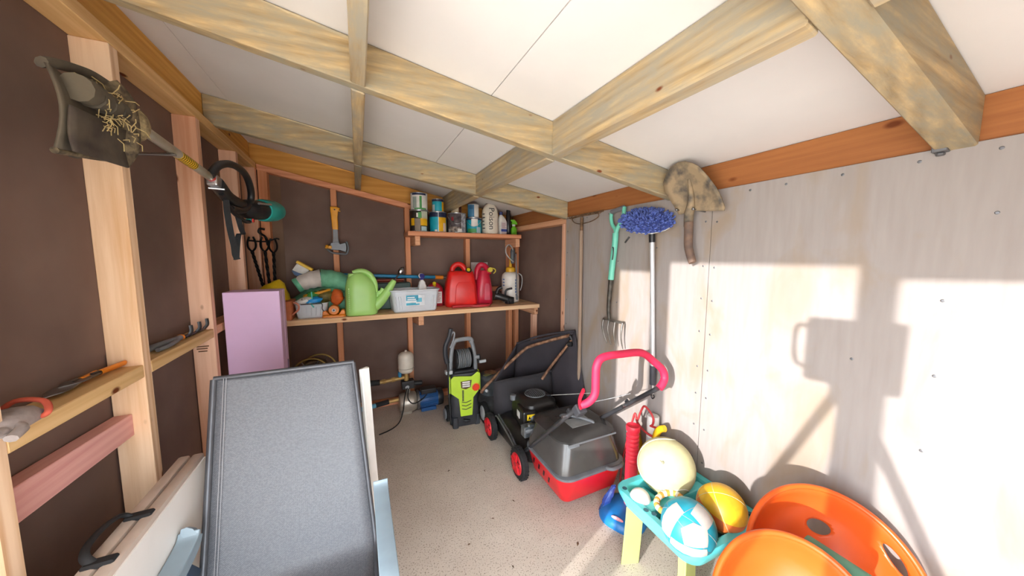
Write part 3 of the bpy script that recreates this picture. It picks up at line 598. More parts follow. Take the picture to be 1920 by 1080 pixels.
# white chemical bottle with handwriting
t = thing('poison_bottle', 'big white bottle with handwritten Poison down its front', 'bottle', (1.20, 3.05, SZ))
hb = col('#e6dccb', .45, var=.08)
B().lathe([(.074, 0), (.081, .008), (.082, .05), (.080, .12), (.081, .19), (.076, .235), (.06, .27), (.042, .288), (.036, .295)], (1.20, 3.05, SZ), 30).build('bottle_body', hb, t, smooth=50)
B().lathe([(.04, .293), (.042, .296), (.041, .318), (.036, .321), (.001, .321)], (1.20, 3.05, SZ), 24).build('cap', blk, t, smooth=40)
fa = face(1.2, 3.05)
def onb(x, y): # text runs downwards
    a = fa + .18 + y/.0826; return (1.20 + .0832*math.cos(a), 3.05 + .0832*math.sin(a), SZ + .145 - x)
text('Poison', .078, onb).build('writing', col('#1a1a20', .6), t)
for k in range(5): B().arc((1.20, 3.05, SZ), .0822, .05+.034*k, .06+.034*k, fa-1.05, fa-.62-.06*(k % 3)).build('print', col('#3a3a40', .6), t)
t = thing('garden_chemical_bottle', 'small white flat bottle with a pale printed label and blue band', 'bottle', (1.333, 3.05, SZ))
B().sect([(0, .078, .05, .012), (.006, .082, .054, .014), (.135, .082, .054, .014), (.175, .055, .045, .018, -.010, 0), (.19, .03, .03, .014, -.018, 0), (.2, .03, .03, .014, -.018, 0)], (1.333, 3.05, SZ), .25).build('bottle_body', white2, t, smooth=50)
B().lathe([(.018, .195), (.018, .225), (.001, .226)], (1.316, 3.046, SZ), 16).build('cap', col('#27356f'), t, smooth=40)
R_ = Matrix.Rotation(.25, 3, 'Z')
def onw(x, y, o=.0278): v = R_ @ V(x, -o, y); return v + V(1.333, 3.05, SZ)
B().prism([onw(-.036, .012), onw(.036, .012), onw(.036, .125), onw(-.036, .125)], R_ @ V(0, -.0006, 0)).build('label', col('#d9d3d6'), t)
B().prism([onw(-.036, .03, .0286), onw(.036, .03, .0286), onw(.036, .055, .0286), onw(-.036, .055, .0286)], R_ @ V(0, -.0004, 0)).build('label_band', col('#3350a5'), t)
for k in range(4): B().prism([onw(-.028, .068+.013*k, .0286), onw(.026-.01*(k % 2), .068+.013*k, .0286), onw(.026-.01*(k % 2), .073+.013*k, .0286), onw(-.028, .073+.013*k, .0286)], R_ @ V(0, -.0003, 0)).build('print', col('#b98b90'), t)
t = thing('aerosol_can', 'slim tapered black canister on the upper shelf', 'canister', (1.405, 3.06, SZ))
B().lathe([(.026, 0), (.029, .004), (.029, .12), (.024, .19), (.019, .232)], (1.405, 3.06, SZ), 20).build('can', col('#1b1a1f', .3), t, smooth=50)
B().lathe([(.0205, .232), (.0205, .252), (.017, .256), (.001, .256)], (1.405, 3.06, SZ), 20).build('cap', col('#141418', .35), t, smooth=40)
t = thing('spray_bottle', 'small bright green trigger spray bottle at the shelf end', 'spray bottle', (1.462, 3.05, SZ))
lime = mat('lime_plastic', '#72c32e', .4)
B().sect([(0, .055, .042, .012), (.005, .06, .045, .014), (.065, .06, .045, .014), (.082, .028, .028, .013), (.092, .026, .026, .012)], (1.462, 3.05, SZ), .3).build('bottle_body', lime, t, smooth=50)
B().lathe([(.017, .09), (.017, .108), (.001, .109)], (1.462, 3.05, SZ), 14).build('collar', col('#d9dcd8'), t, smooth=40)
B().prism([(1.435, 3.035, SZ+.108), (1.50, 3.035, SZ+.108), (1.492, 3.035, SZ+.13), (1.468, 3.035, SZ+.155), (1.425, 3.035, SZ+.155), (1.42, 3.035, SZ+.142), (1.442, 3.035, SZ+.135)], (0, .028, 0)).build('trigger_head', lime, t, bev=.004)

# ================================================================ workbench clutter
redc = mat('jerry_red', '#e4241f', .38, var=.12, scale=9); redc2 = mat('jerry_crimson', '#cf2340', .38, var=.12, scale=9)
t = thing('fuel_can', 'largest bright red plastic jerry can on the workbench', 'jerry can', (.875, 3.0, BZ))
c0 = (.875, 3.0, BZ)
B().sect([(0, .27, .16, .04), (.01, .30, .185, .05), (.06, .305, .19, .05), (.2, .285, .18, .05), (.29, .25, .165, .05), (.325, .235, .14, .045), (.335, .2, .11, .04)], c0, -.12, 6).build('can_body', redc, t, smooth=60)
B().sect([(.035, .19, .01, .004, .03, -.097), (.04, .2, .014, .005, .03, -.097), (.20, .17, .014, .005, .03, -.0915), (.235, .12, .01, .004, .03, -.085)], c0, -.12).build('raised_panel', redc, t, smooth=50)
B().tube(smoothpath([(.80, 3.01, BZ+.325), (.805, 3.01, BZ+.365), (.84, 3.005, BZ+.395), (.88, 3.0, BZ+.392), (.905, 2.998, BZ+.37), (.93, 2.99, BZ+.33)], 5), .027, 10, flat=.9).build('carry_handle', redc, t, smooth=60)
B().cyl((.95, 2.98, BZ+.315), (.935, 2.93, BZ+.345), .028, n=16).build('spout_collar', blk, t, smooth=40)
B().cyl((.9355, 2.932, BZ+.344), (.931, 2.918, BZ+.352), .017, n=14).build('cap', mat('cap_yellow', '#e9d420', .4), t, bev=.003)
t = thing('fuel_can', 'crimson jerry can with a yellow spout beside the larger red one', 'jerry can', (1.12, 3.06, BZ))
c0 = (1.12, 3.06, BZ)
B().sect([(0, .155, .2, .05), (.01, .175, .22, .06), (.12, .175, .23, .06), (.24, .14, .22, .055), (.30, .11, .20, .045), (.335, .085, .18, .04)], c0, -.12, 6).build('can_body', redc2, t, smooth=60)
B().tube(smoothpath([(1.055, 3.05, BZ+.24), (1.06, 3.05, BZ+.33), (1.09, 3.05, BZ+.385), (1.13, 3.03, BZ+.38), (1.15, 3.0, BZ+.34), (1.155, 2.98, BZ+.30)], 5), .028, 10).build('carry_handle', redc2, t, smooth=60)
B().sect([(.05, .055, .012, .005, .02, -.118), (.06, .06, .014, .006, .02, -.118), (.19, .05, .014, .006, .02, -.115), (.21, .03, .01, .004, .02, -.11)], c0, -.12).build('raised_panel', mat('jerry_pale', '#d05064', .45), t, smooth=50)
B().cyl((1.16, 2.98, BZ+.335), (1.155, 2.925, BZ+.345), .024, n=14).build('cap', mat('spout_yellow', '#e0c84c', .45), t, bev=.004)
B().tube(smoothpath([(1.165, 2.93, BZ+.36), (1.205, 2.94, BZ+.35), (1.215, 2.95, BZ+.325), (1.195, 2.95, BZ+.305)], 4), .006, 8).build('cap_tether', MATS['spout_yellow'], t, smooth=60)
t = thing('fuel_can', 'small dark red fuel can with a white label behind the tub', 'jerry can', (.65, 3.1, BZ))
c0 = (.65, 3.1, BZ)
B().sect([(0, .15, .09, .025), (.008, .165, .1, .03), (.13, .165, .1, .03), (.18, .14, .09, .03), (.21, .09, .06, .025), (.222, .05, .04, .018)], c0, -.1, 5).build('can_body', mat('jerry_dark', '#b0162c', .4), t, smooth=60)
B().cyl((.645, 3.07, BZ+.2), (.635, 3.04, BZ+.225), .016, n=12).build('cap', MATS['cap_yellow'], t, bev=.003)
B().obox((.668, 3.0465, BZ+.085), (.075, .003, .11), (0, 0, -.1)).build('label', white2, t)
for k in range(6): B().obox((.663+.006*(k % 3), 3.0443, BZ+.05+.014*k), (.045-.008*(k % 2), .001, .005), (0, 0, -.1)).build('print', col('#b14b55'), t)
B().obox((.64, 3.0443, BZ+.13), (.014, .001, .014), (0, .78, -.1)).build('print', col('#2d6b5e'), t)

# clear storage tubs
clear = mat('clear_plastic', '#eef2f6', .25, var=.02, alpha=.5); clear2 = mat('frosted_plastic', '#eaf0f7', .3, var=.02, alpha=.6)
def tub(t, x, y, z, w, d, h, m, rz, ribs):
    secs = [(.0, w*.86, d*.86, .03), (.012, w*.9, d*.9, .035), (h*.93, w, d, .04), (h*.95, w*1.04, d*1.06, .045), (h, w*1.045, d*1.07, .045)]
    B().sect(secs, (x, y, z), rz, 5, cap=False).build('tub_wall', m, t, smooth=50, solid=.003)
    B().sect([(.001, w*.86, d*.86, .03), (.003, w*.86, d*.86, .03)], (x, y, z), rz, 5).build('tub_base', m, t)
    R = Matrix.Rotation(rz, 3, 'Z')
    for u in ribs:
        a = R @ V(u*w*.45, -d*.452, .02); b_ = R @ V(u*w*.49, -d*.496, h*.72)
        B().tube([V(x, y, z)+a, V(x, y, z)+b_], .004, 6).build('rib', m, t, smooth=60)
t = thing('storage_tub', 'clear plastic tub with a blue and white label beside the watering can', 'tub', (.43, 2.93, BZ))
tub(t, .43, 2.93, BZ, .40, .22, .19, clear2, .05, (-.85, -.75, -.65, .68, .78, .88))
def ont(x, y): return V(.43+x, 2.8215-.0035+ .05*x - .055*(y-.1)*.0, BZ+y)
for nm, (a, b, c, d_), cc in (('label', (-.085, .075, .055, .148), '#e9eef2'), ('label_panel', (-.08, .02, .1, .145), '#3fa9c9'), ('label_panel', (-.08, .03, .06, .08), '#49b3cf'), ('label_panel', (.005, .05, .085, .12), '#69c0d8')):
    off = .012 if nm == 'label' else .0135
    B().prism([(.43+u, 2.93-.11*(.9+.1*v/.19)-off+.05*u, BZ+v) for u, v in ((a, c), (b, c), (b, d_), (a, d_))], (0, -.0006, 0)).build(nm, col(cc), t)
for k, (a, c, w) in enumerate(((-.07, .122, .06), (-.07, .105, .07), (-.075, .09, .06), (.0, .072, .05))):
    B().prism([(.43+u, 2.93-.11*(.9+.1*v/.19)-.0145+.05*u, BZ+v) for u, v in ((a, c), (a+w, c), (a+w, c+.009), (a, c+.009))], (0, -.0004, 0)).build('print', col('#f3f7f8'), t)
t = thing('squeeze_bottle', 'white squeeze bottle with a blue cap standing in the clear tub', 'bottle', (.505, 2.93, BZ+.01))
B().sect([(0, .07, .045, .015), (.005, .075, .05, .018), (.15, .075, .05, .018), (.2, .072, .046, .018), (.215, .06, .04, .015), (.235, .055, .036, .015), (.255, .02, .02, .009), (.27, .02, .02, .009)], (.505, 2.93, BZ+.01)).build('bottle_body', white2, t, smooth=50)
B().cyl((.50, 2.925, BZ+.28), (.503, 2.895, BZ+.305), .022, n=14).build('cap', col('#31368c'), t, bev=.003)
B().lathe([(.026, 0), (.027, .01), (.02, .014)], (.498, 2.918, BZ+.296), 14, (.1, -.75, .6), cap=False).build('cap_ring', white2, t, smooth=40)
t = thing('tool_case', 'dark green plastic case lying behind the clear tub', 'case', (.28, 3.08, BZ))
B().box(.12, .42, 3.06, 3.16, BZ+.002, BZ+.16).build('case_body', col('#2e5a4a', .45), t, bev=.008, seg=2)
B().box(.115, .425, 3.055, 3.165, BZ+.165, BZ+.235).build('case_lid', col('#28473f', .45), t, bev=.008, seg=2)
B().box(.395, .418, 3.05, 3.056, BZ+.14, BZ+.19).build('latch', white2, t)
t = thing('broom_pole', 'long blue pole with an orange end lying along the back studs', 'pole', (.35, 3.2, 1.26))
B().tube([(-.42, 3.20, 1.298), (.68, 3.215, 1.243)], .0165, 12).build('tube', mat('pole_blue', '#2a93c4', .35), t, smooth=True)
B().tube([(.68, 3.215, 1.243), (.76, 3.216, 1.239)], .0195, 12).build('end_sleeve', orange, t, smooth=40)
B().tube([(.76, 3.216, 1.239), (.80, 3.217, 1.237)], .012, 12).build('tip', grey, t, smooth=40)
t = thing('red_case', 'dull red tool tray half hidden behind the watering can', 'tray', (.14, 3.18, BZ))
B().box(.02, .38, 3.17, 3.24, BZ+.001, BZ+.245).build('case_body', col('#8d3a2c', .5), t, bev=.008)
B().box(.015, .385, 3.165, 3.245, BZ+.247, BZ+.262).build('case_rim', col('#a04a36', .5), t, bev=.004)
# pump sprayer
t = thing('pump_sprayer', 'white pressure sprayer bottle with yellow collar and hose', 'sprayer', (1.43, 3.06, BZ))
wb = mat('sprayer_white', '#e2dcd2', .4, var=.06, alpha=1)
B().lathe([(.083, 0), (.09, .008), (.092, .02), (.092, .255), (.086, .285), (.06, .308), (.045, .315)], (1.43, 3.06, BZ), 28).build('bottle_body', wb, t, smooth=50)
B().lathe([(.048, .312), (.05, .316), (.05, .345), (.04, .36), (.02, .365), (.012, .40), (.012, .47)], (1.43, 3.06, BZ), 20).build('collar', mat('sprayer_yellow', '#eab32a', .4), t, smooth=40)
B().sect([(.40, .03, .03, .01), (.43, .042, .036, .014), (.52, .05, .04, .016), (.55, .03, .03, .012)], (1.44, 3.03, BZ), .3).build('pump_grip', col('#5b6167', .4), t, smooth=50)
B().tube(smoothpath([(1.435, 3.0, BZ+.42), (1.39, 2.99, BZ+.45), (1.345, 2.98, BZ+.50), (1.345, 2.985, BZ+.56), (1.385, 3.0, BZ+.59), (1.425, 3.01, BZ+.56), (1.44, 3.02, BZ+.52)], 5), .006, 8).build('hose', lgrey, t, smooth=60)
B().tube(smoothpath([(1.445, 2.965, BZ+.50), (1.448, 2.958, BZ+.35), (1.452, 2.955, BZ+.15), (1.455, 2.955, BZ+.08)], 4), .0065, 8).build('wand', grey, t, smooth=60)
B().lathe([(.006, 0), (.012, .012), (.012, .04), (.005, .055)], (1.455, 2.955, BZ+.03), 10).build('nozzle', grey, t, smooth=50)
B().tube(smoothpath([(1.50, 3.02, BZ+.30), (1.535, 3.01, BZ+.27), (1.54, 3.01, BZ+.19), (1.515, 3.0, BZ+.12)], 5), .005, 8).build('hose', lgrey, t, smooth=60)
fa = face(1.43, 3.06)
for k, w in enumerate((.34, .26, .3, .22, .3)): B().arc((1.43, 3.06, BZ), .0922, .10+.03*k, .122+.03*k, fa+.55, fa+.55+w).build('print', col('#5b6f9e'), t)
B().arc((1.43, 3.06, BZ), .0922, .07, .09, fa+.62, fa+.80).build('print', col('#2a3c74'), t)
for k in range(3): B().arc((1.43, 3.06, BZ), .0922, .17+.03*k, .185+.03*k, fa-1.0, fa-.7).build('print', col('#6d7fa8'), t)
# odds and ends
t = thing('rotary_tool', 'black compact power tool lying beside the white sprayer', 'power tool', (1.30, 2.93, BZ))
B().tube(smoothpath([(1.22, 2.96, BZ+.085), (1.26, 2.94, BZ+.075), (1.33, 2.92, BZ+.05), (1.37, 2.91, BZ+.035)], 5), .034, 10).build('tool_body', blk, t, smooth=60)
B().obox((1.355, 2.92, BZ+.035), (.08, .06, .066), (0, 0, .2)).build('battery', blkr, t, bev=.006)
B().tube(smoothpath([(1.23, 2.95, BZ+.11), (1.24, 2.94, BZ+.15), (1.275, 2.93, BZ+.17)], 4), .018, 8).build('chuck', blk, t, smooth=60)
B().tube(smoothpath([(1.31, 2.93, BZ+.08), (1.32, 2.92, BZ+.14), (1.38, 2.915, BZ+.155)], 4), .011, 8).build('lever', col('#33353a', .4), t, smooth=60)
t = thing('paddle_bat', 'flat red plastic bat lying at the front of the workbench', 'bat', (.97, 2.88, BZ))
rp = mat('bat_red', '#cf4048', .4)
pp = [(1.03+.11*math.cos(a), 2.90+.055*math.sin(a), BZ+.001) for a in [2*PI*k/20 for k in range(20)]]
B().prism(pp, (0, 0, .018)).build('blade', rp, t, bev=.004, seg=2, smooth=50)
B().tube([(.935, 2.89, BZ+.013), (.76, 2.875, BZ+.013)], .012, 10).build('handle', rp, t, smooth=60)
tag(B().box(1.09, 1.279, 3.3255, 3.3285, 1.20, 1.385).build('paper_sheet', white2), 'white square notice sheet on the dark back wall', 'paper')

# ---- watering can
t = thing('watering_can', 'pale green plastic watering can at the front of the workbench', 'watering can', (.015, 2.88, BZ))
gcan = mat('can_green', '#a8da78', .4, var=.05, scale=4)
c0 = (.012, 2.885, BZ)
B().sect([(0, .225, .15, .06), (.008, .24, .165, .07), (.05, .238, .165, .07), (.20, .228, .158, .07), (.235, .22, .152, .07, -.002, 0), (.265, .20, .142, .066, -.006, 0), (.295, .165, .125, .058, -.014, 0), (.32, .125, .10, .046, -.02, 0), (.338, .085, .07, .034, -.022, 0)], c0, .05, 7).build('body', gcan, t, smooth=60)
B().sect([(.30, .075, .08, .03, -.055, 0), (.333, .07, .075, .03, -.055, 0), (.337, .055, .06, .026, -.055, 0)], c0, .05, 6).build('filler_cap', gcan, t, smooth=50)
B().tube(smoothpath([(-.04, 2.88, BZ+.335), (0, 2.88, BZ+.35), (.045, 2.88, BZ+.345), (.088, 2.88, BZ+.312), (.115, 2.88, BZ+.25), (.118, 2.88, BZ+.18)], 6), .022, 10, flat=1.1).build('handle', gcan, t, smooth=60)
B().tube(smoothpath([(.085, 2.88, BZ+.05), (.15, 2.878, BZ+.10), (.205, 2.876, BZ+.17), (.245, 2.874, BZ+.235), (.268, 2.872, BZ+.272)], 6), .03, 12, rs=[.052-.033*i/24 for i in range(25)]).build('spout', gcan, t, smooth=60)
B().tube(smoothpath([(.13, 2.88, BZ+.16), (.16, 2.88, BZ+.175), (.178, 2.88, BZ+.205)], 4), .017, 10).build('spout_brace', gcan, t, smooth=60)
B().prism([(.10, 2.87, BZ+.05), (.20, 2.87, BZ+.17), (.15, 2.87, BZ+.19), (.115, 2.87, BZ+.17)], (0, .014, 0)).build('web', gcan, t)
for k in range(12): B().obox((-.075, 2.812, BZ+.04+.016*k), (.006, .003, .009)).build('level_mark', mat('mark_pale', '#b7dc91', .5), t)
t = thing('ladle', 'shiny metal ladle standing in the watering can spout', 'ladle', (.29, 2.87, 1.24))
B().tube(smoothpath([(.255, 2.872, 1.225), (.285, 2.87, 1.27), (.308, 2.866, 1.298)], 4), .006, 8).build('handle', dsteel, t, smooth=60)
rot = Matrix.Rotation(.6, 3, 'Y')
B().ball((.325, 2.862, 1.325), (.024, .014, .037), 14, 10, rot).build('bowl', mat('chrome', '#9c9ca0', .12, 1.0), t, smooth=60)

# ---- left pile on the bench
t = thing('storage_tub', 'ribbed clear tub heaped with coloured packets at the bench left', 'tub', (-.335, 2.93, BZ))
tub(t, -.335, 2.93, BZ, .215, .17, .115, clear, 0, (-.9, -.6, -.3, 0, .3, .6, .9))
B().tube(smoothpath([(-.40, 2.835, BZ+.11), (-.30, 2.832, BZ+.112), (-.262, 2.835, BZ+.108), (-.262, 2.835, BZ+.07), (-.25, 2.835, BZ+.05)], 4), .0035, 6).build('wire_clip', dsteel, t)
def blob(name, label, cat, c, r, m, seed, amp=.25, n=14, group=None, rot=None):
    random.seed(seed); b = B().ball((0, 0, 0), 1, n, 9)
    ph = [random.uniform(0, 6) for _ in range(6)]
    for i, v in enumerate(b.v):
        k = 1 + amp*(math.sin(v.x*4+ph[0])*math.sin(v.y*5+ph[1]) + .6*math.sin(v.z*7+ph[2]+v.x*3)) * .6
        q = V(v.x*r[0]*k, v.y*r[1]*k, v.z*r[2]*k); b.v[i] = V(c) + (rot @ q if rot else q)
    o = b.build(name, m, None, smooth=70); tag(o, label, cat, group); return o
pk = mat('packet_white', '#dedbd4', .45, var=.5, scale=40, col2='#5a5a55', sharp=(.38, .44)); blue = mat('packet_blue', '#1f8fd0', .35, var=.3, scale=18, col2='#cfe3ea', sharp=(.36, .42))
RX = lambda a: Matrix.Rotation(a, 3, 'Y')
blob('seed_packet', 'crumpled black and white packet on the ribbed tub', 'packet', (-.375, 2.88, BZ+.135), (.075, .05, .024), pk, 2, rot=RX(-.25))
blob('seed_packet', 'crumpled bright blue packet at the front of the ribbed tub', 'packet', (-.315, 2.865, BZ+.135), (.06, .04, .026), blue, 5, rot=RX(-.2))
blob('netted_bundle', 'olive brown netted bundle at the back of the ribbed tub', 'bundle', (-.245, 2.93, BZ+.16), (.06, .055, .055), mat('olive', '#7d6f2a', .6, var=.4, scale=25), 7)
blob('cloth_bundle', 'orange rag bundle beside the ribbed tub', 'rag', (-.165, 2.92, BZ+.145), (.05, .05, .06), mat('rag_orange', '#dd6420', .7, var=.25), 9)
blob('twine_bundle', 'bright green knotted twine bundle on the ribbed tub', 'twine', (-.325, 2.90, BZ+.175), (.045, .04, .028), mat('twine_green', '#4fa845', .8, var=.4, scale=40), 11)
t = thing('coiled_band', 'yellow-orange coiled band on the heaped tub', 'coil', (-.29, 2.93, BZ+.2))
B().tube(smoothpath([(-.30+.085*math.cos(a), 2.93+.05*math.sin(a), BZ+.185+.02*math.cos(a)) for a in [2*PI*k/10 for k in range(10)]], 3, True), .011, 8, True).build('band', mat('band_orange', '#dd9a25', .5), t, smooth=60)
B().tube(smoothpath([(-.33, 2.86, BZ+.20), (-.325, 2.84, BZ+.15), (-.33, 2.835, BZ+.11), (-.315, 2.83, BZ+.085)], 4), .005, 6).build('tie_end', mat('tie_aqua', '#52c4b4', .5), t, smooth=60)
t = thing('garden_sprinkler', 'orange plastic lawn sprinkler at the bench front', 'sprinkler', (-.18, 2.86, BZ))
B().sect([(0, .165, .09, .02), (.012, .165, .09, .02), (.018, .15, .08, .02)], (-.185, 2.87, BZ)).build('base', orange, t, smooth=50)
B().cyl((-.185, 2.83, BZ+.055), (-.185, 2.91, BZ+.055), .037, n=20).build('hub', orange, t, bev=.004, smooth=40)
B().cyl((-.185, 2.829, BZ+.055), (-.185, 2.826, BZ+.055), .013, n=16).build('hub_ring', white2, t)
B().cyl((-.185, 2.8265, BZ+.055), (-.185, 2.824, BZ+.055), .008, n=16).build('hub_bolt', dsteel, t)
for s in (-1, 1): B().prism([(-.185+s*.03, 2.835, BZ+.018), (-.185+s*.08, 2.835, BZ+.018), (-.185+s*.075, 2.835, BZ+.05), (-.185+s*.055, 2.835, BZ+.055)], (0, .07, 0)).build('side_fin', orange, t, bev=.004)
t = thing('bedding_roll', 'rolled green and grey groundsheet at the back of the bench', 'groundsheet', (-.26, 3.05, BZ+.2))
bag = B(); pts = smoothpath([(-.45, 3.02, BZ+.235), (-.38, 3.03, BZ+.27), (-.28, 3.04, BZ+.292), (-.18, 3.05, BZ+.275), (-.08, 3.06, BZ+.235), (.0, 3.06, BZ+.19)], 6)
gs = mat('sheet_green', '#78c29a', .6, var=.25, scale=9, bump=.5); gw = mat('sheet_grey', '#e2d8ce', .7, var=.15, scale=9, bump=.4)
rs = [.052+.022*math.sin(PI*i/30)+.004*math.sin(i*1.7) for i in range(len(pts))]
B().tube(pts[:13], 0, 14, rs=rs[:13]).build('grey_end', gw, t, smooth=70); B().tube(pts[12:], 0, 14, rs=rs[12:]).build('green_end', gs, t, smooth=70)
B().tube(pts[:4], 0, 14, rs=[r+.004 for r in rs[:4]]).build('green_hem', mat('sheet_mint', '#6ec49a', .6), t, smooth=70)
blob('tarpaulin', 'green tarpaulin heaped under the rolled groundsheet', 'tarpaulin', (-.22, 3.08, BZ+.11), (.24, .11, .12), gs, 13, .2, 20)
blob('plastic_bag', 'yellow plastic bag crumpled behind the lavender cabinet', 'bag', (-.58, 2.95, BZ+.16), (.10, .09, .125), mat('bag_yellow', '#e3c01d', .45, var=.2), 17, .2)
t = thing('hand_brush', 'yellow dustpan brush with white bristles at the bench corner', 'brush', (-.46, 3.05, 1.33))
for k in range(11):
    f = k/10; a = V(-.435+.075*f, 3.05, 1.395-.05*f); B().prism([a, a+V(.006, 0, -.004), a+V(-.028-.004*f, 0, -.062+.01*f), a+V(-.036-.004*f, 0, -.056+.01*f)], (0, .03, 0)).build('bristle_tuft', white2, t)
B().beam((-.44, 3.065, 1.405), (-.335, 3.065, 1.335), .05, .022).build('brush_back', mat('brush_yellow', '#e9bb17', .45), t, bev=.004)
B().prism([(-.475, 3.045, 1.335), (-.46, 3.045, 1.30), (-.39, 3.045, 1.265), (-.37, 3.045, 1.29)], (0, .04, 0)).build('dustpan', col('#1f4a78', .45), t)
t = thing('terracotta_block', 'terracotta plastic trough end between cabinet and ribbed tub', 'trough', (-.50, 2.85, BZ))
B().sect([(0, .075, .16, .012), (.12, .085, .175, .014), (.13, .092, .185, .014), (.142, .092, .185, .014)], (-.495, 2.90, BZ)).build('trough_body', mat('terracotta', '#d3794c', .6), t, smooth=40)
B().tube(smoothpath([(-.445, 2.83, BZ+.13), (-.415, 2.828, BZ+.115), (-.415, 2.828, BZ+.075), (-.455, 2.825, BZ+.04)], 5), .007, 8).build('strap', mat('strap_coral', '#d9866b', .5), t, smooth=60)
# ================================================================ under the bench
t = thing('water_pump', 'blue electric water pump with cream pressure tank under the bench', 'pump', (.40, 3.03, 0))
cream = mat('tank_cream', '#dcd3c4', .4, var=.05); brass = mat('brass', '#c9a668', .35, .5, var=.15); silver = mat('cast_silver', '#b7ada0', .4, .5, var=.12); bluep = mat('motor_blue', '#1f4f86', .45)
B().lathe([(.02, -.005), (.045, 0), (.066, .02), (.069, .05), (.07, .14), (.066, .168), (.045, .188), (.012, .195), (.008, .21), (.001, .211)], (.36, 3.03, .385), 26).build('pressure_tank', cream, t, smooth=50)
B().lathe([(.0705, .045), (.072, .048), (.0705, .051)], (.36, 3.03, .385), 26, cap=False).build('tank_seam', mat('seam', '#b9ae9d', .5), t, smooth=40)
B().cyl((.36, 3.03, .30), (.36, 3.03, .385), .022, n=14).build('tank_neck', brass, t, smooth=40)
B().cyl((.305, 3.03, .335), (.305, 3.03, .40), .016, n=12).build('gauge_stem', mat('valve_blue', '#2a86b8', .4), t, smooth=40)
B().tube([(-.02, 3.0, .345), (.13, 3.01, .335)], .024, 12).build('coupling', blkr, t, smooth=40)
B().tube([(.03, 3.0, .342), (.06, 3.005, .34)], .029, 10).build('coupling_nut', blk, t, smooth=30)
B().tube([(.13, 3.01, .335), (.34, 3.03, .34)], .017, 12).build('brass_pipe', brass, t, smooth=40)
B().tube([(.15, 3.012, .336), (.18, 3.015, .337)], .022, 6).build('pipe_nut', brass, t)
B().tube([(.23, 3.02, .338), (.26, 3.023, .339)], .022, 6).build('pipe_nut', brass, t)
B().obox((.37, 3.03, .275), (.11, .08, .075)).cyl((.40, 3.03, .275), (.50, 3.03, .265), .022, n=12).build('pressure_switch', blk, t, bev=.008, seg=2)
B().cyl((.36, 2.985, .265), (.36, 2.975, .262), .018, n=14).build('pressure_gauge', lgrey, t, bev=.002)
B().cyl((.37, 3.03, .18), (.37, 3.03, .24), .022, n=12).build('outlet', silver, t, smooth=40)
B().lathe([(.04, 0), (.075, .01), (.088, .04), (.09, .12), (.085, .15), (.07, .16)], (.285, 3.03, .105), 24, (1, 0, 0)).build('pump_body', silver, t, smooth=50)
B().lathe([(.092, 0), (.092, .02)], (.445, 3.03, .105), 24, (1, 0, 0)).build('pump_flange', mat('flange', '#6c6a68', .4, .6), t, smooth=40)
for k in range(4):
    a = .4+k*PI/2; B().cyl((.442, 3.03+.08*math.cos(a), .105+.08*math.sin(a)), (.47, 3.03+.08*math.cos(a), .105+.08*math.sin(a)), .007, n=6).build('bolt', steel, t)
B().lathe([(.07, 0), (.072, .01), (.072, .17), (.068, .18)], (.465, 3.03, .105), 28, (1, 0, 0)).build('motor', bluep, t, smooth=40)
for k in range(14):
    a = 2*PI*k/14; B().beam((.47, 3.03+.074*math.cos(a), .105+.074*math.sin(a)), (.64, 3.03+.074*math.cos(a), .105+.074*math.sin(a)), .006, .006).build('cooling_fin', bluep, t)
B().lathe([(.078, 0), (.08, .02), (.076, .05), (.05, .058)], (.635, 3.03, .105), 24, (1, 0, 0)).build('fan_cover', blk, t, smooth=50)
B().obox((.55, 3.01, .195), (.14, .09, .045)).build('terminal_box', blk, t, bev=.006, seg=2)
B().box(.48, .62, 2.98, 3.08, 0, .035).build('foot', bluep, t, bev=.004)
B().box(.30, .40, 2.99, 3.07, 0, .03).build('foot', silver, t, bev=.004)
B().tube([(.09, 3.0, .135), (.20, 3.02, .14)], .022, 12).build('coupling', blkr, t, smooth=40)
B().tube([(.20, 3.02, .14), (.30, 3.03, .14)], .018, 10).build('brass_pipe', brass, t, smooth=40)
B().tube([(-.20, 2.98, .115), (.10, 3.0, .135)], .02, 12).build('inlet_pipe', mat('pipe_blue', '#5fa3bf', .45), t, smooth=40)
B().tube(smoothpath([(.36, 2.98, .26), (.33, 2.95, .18), (.31, 2.9, .09), (.27, 2.84, .02), (.2, 2.77, .007), (.1, 2.72, .007)], 6), .005, 6).build('power_cord', blkr, t, smooth=60)
B().tube(smoothpath([(.37, 2.97, .25), (.36, 2.95, .17), (.40, 2.93, .12), (.48, 2.94, .14), (.53, 2.97, .17)], 6), .005, 6).build('power_cord', blkr, t, smooth=60)
t = thing('hose_reel', 'wire spool of brown hose behind the sling chair', 'reel', (-.37, 3.05, 0))
hosem = mat('hose_brown', '#5d4d38', .6, var=.3, scale=30)
for k, y in enumerate((2.99, 3.10)):
    B().tube([(-.38+.125*math.cos(a)+.05*k, y, .50+.125*math.sin(a)) for a in [2*PI*i/28 for i in range(28)]], .007, 8, True).build('rim', mat('reel_brass', '#a58d4e', .4, .5), t, smooth=60)
    for i in range(6):
        a = PI*i/3; B().tube([(-.38+.05*k, y, .50), (-.38+.05*k+.122*math.cos(a), y, .50+.122*math.sin(a))], .004, 6).build('spoke', steel, t)
for k in range(6): B().tube([(-.355+.095*math.cos(a), 3.0+.017*k, .50+.095*math.sin(a)) for a in [2*PI*i/24 for i in range(24)]], .011, 8, True).build('hose_coil', hosem, t, smooth=60)
B().cyl((-.355, 2.97, .50), (-.355, 3.12, .50), .018, n=12).build('axle', dsteel, t)
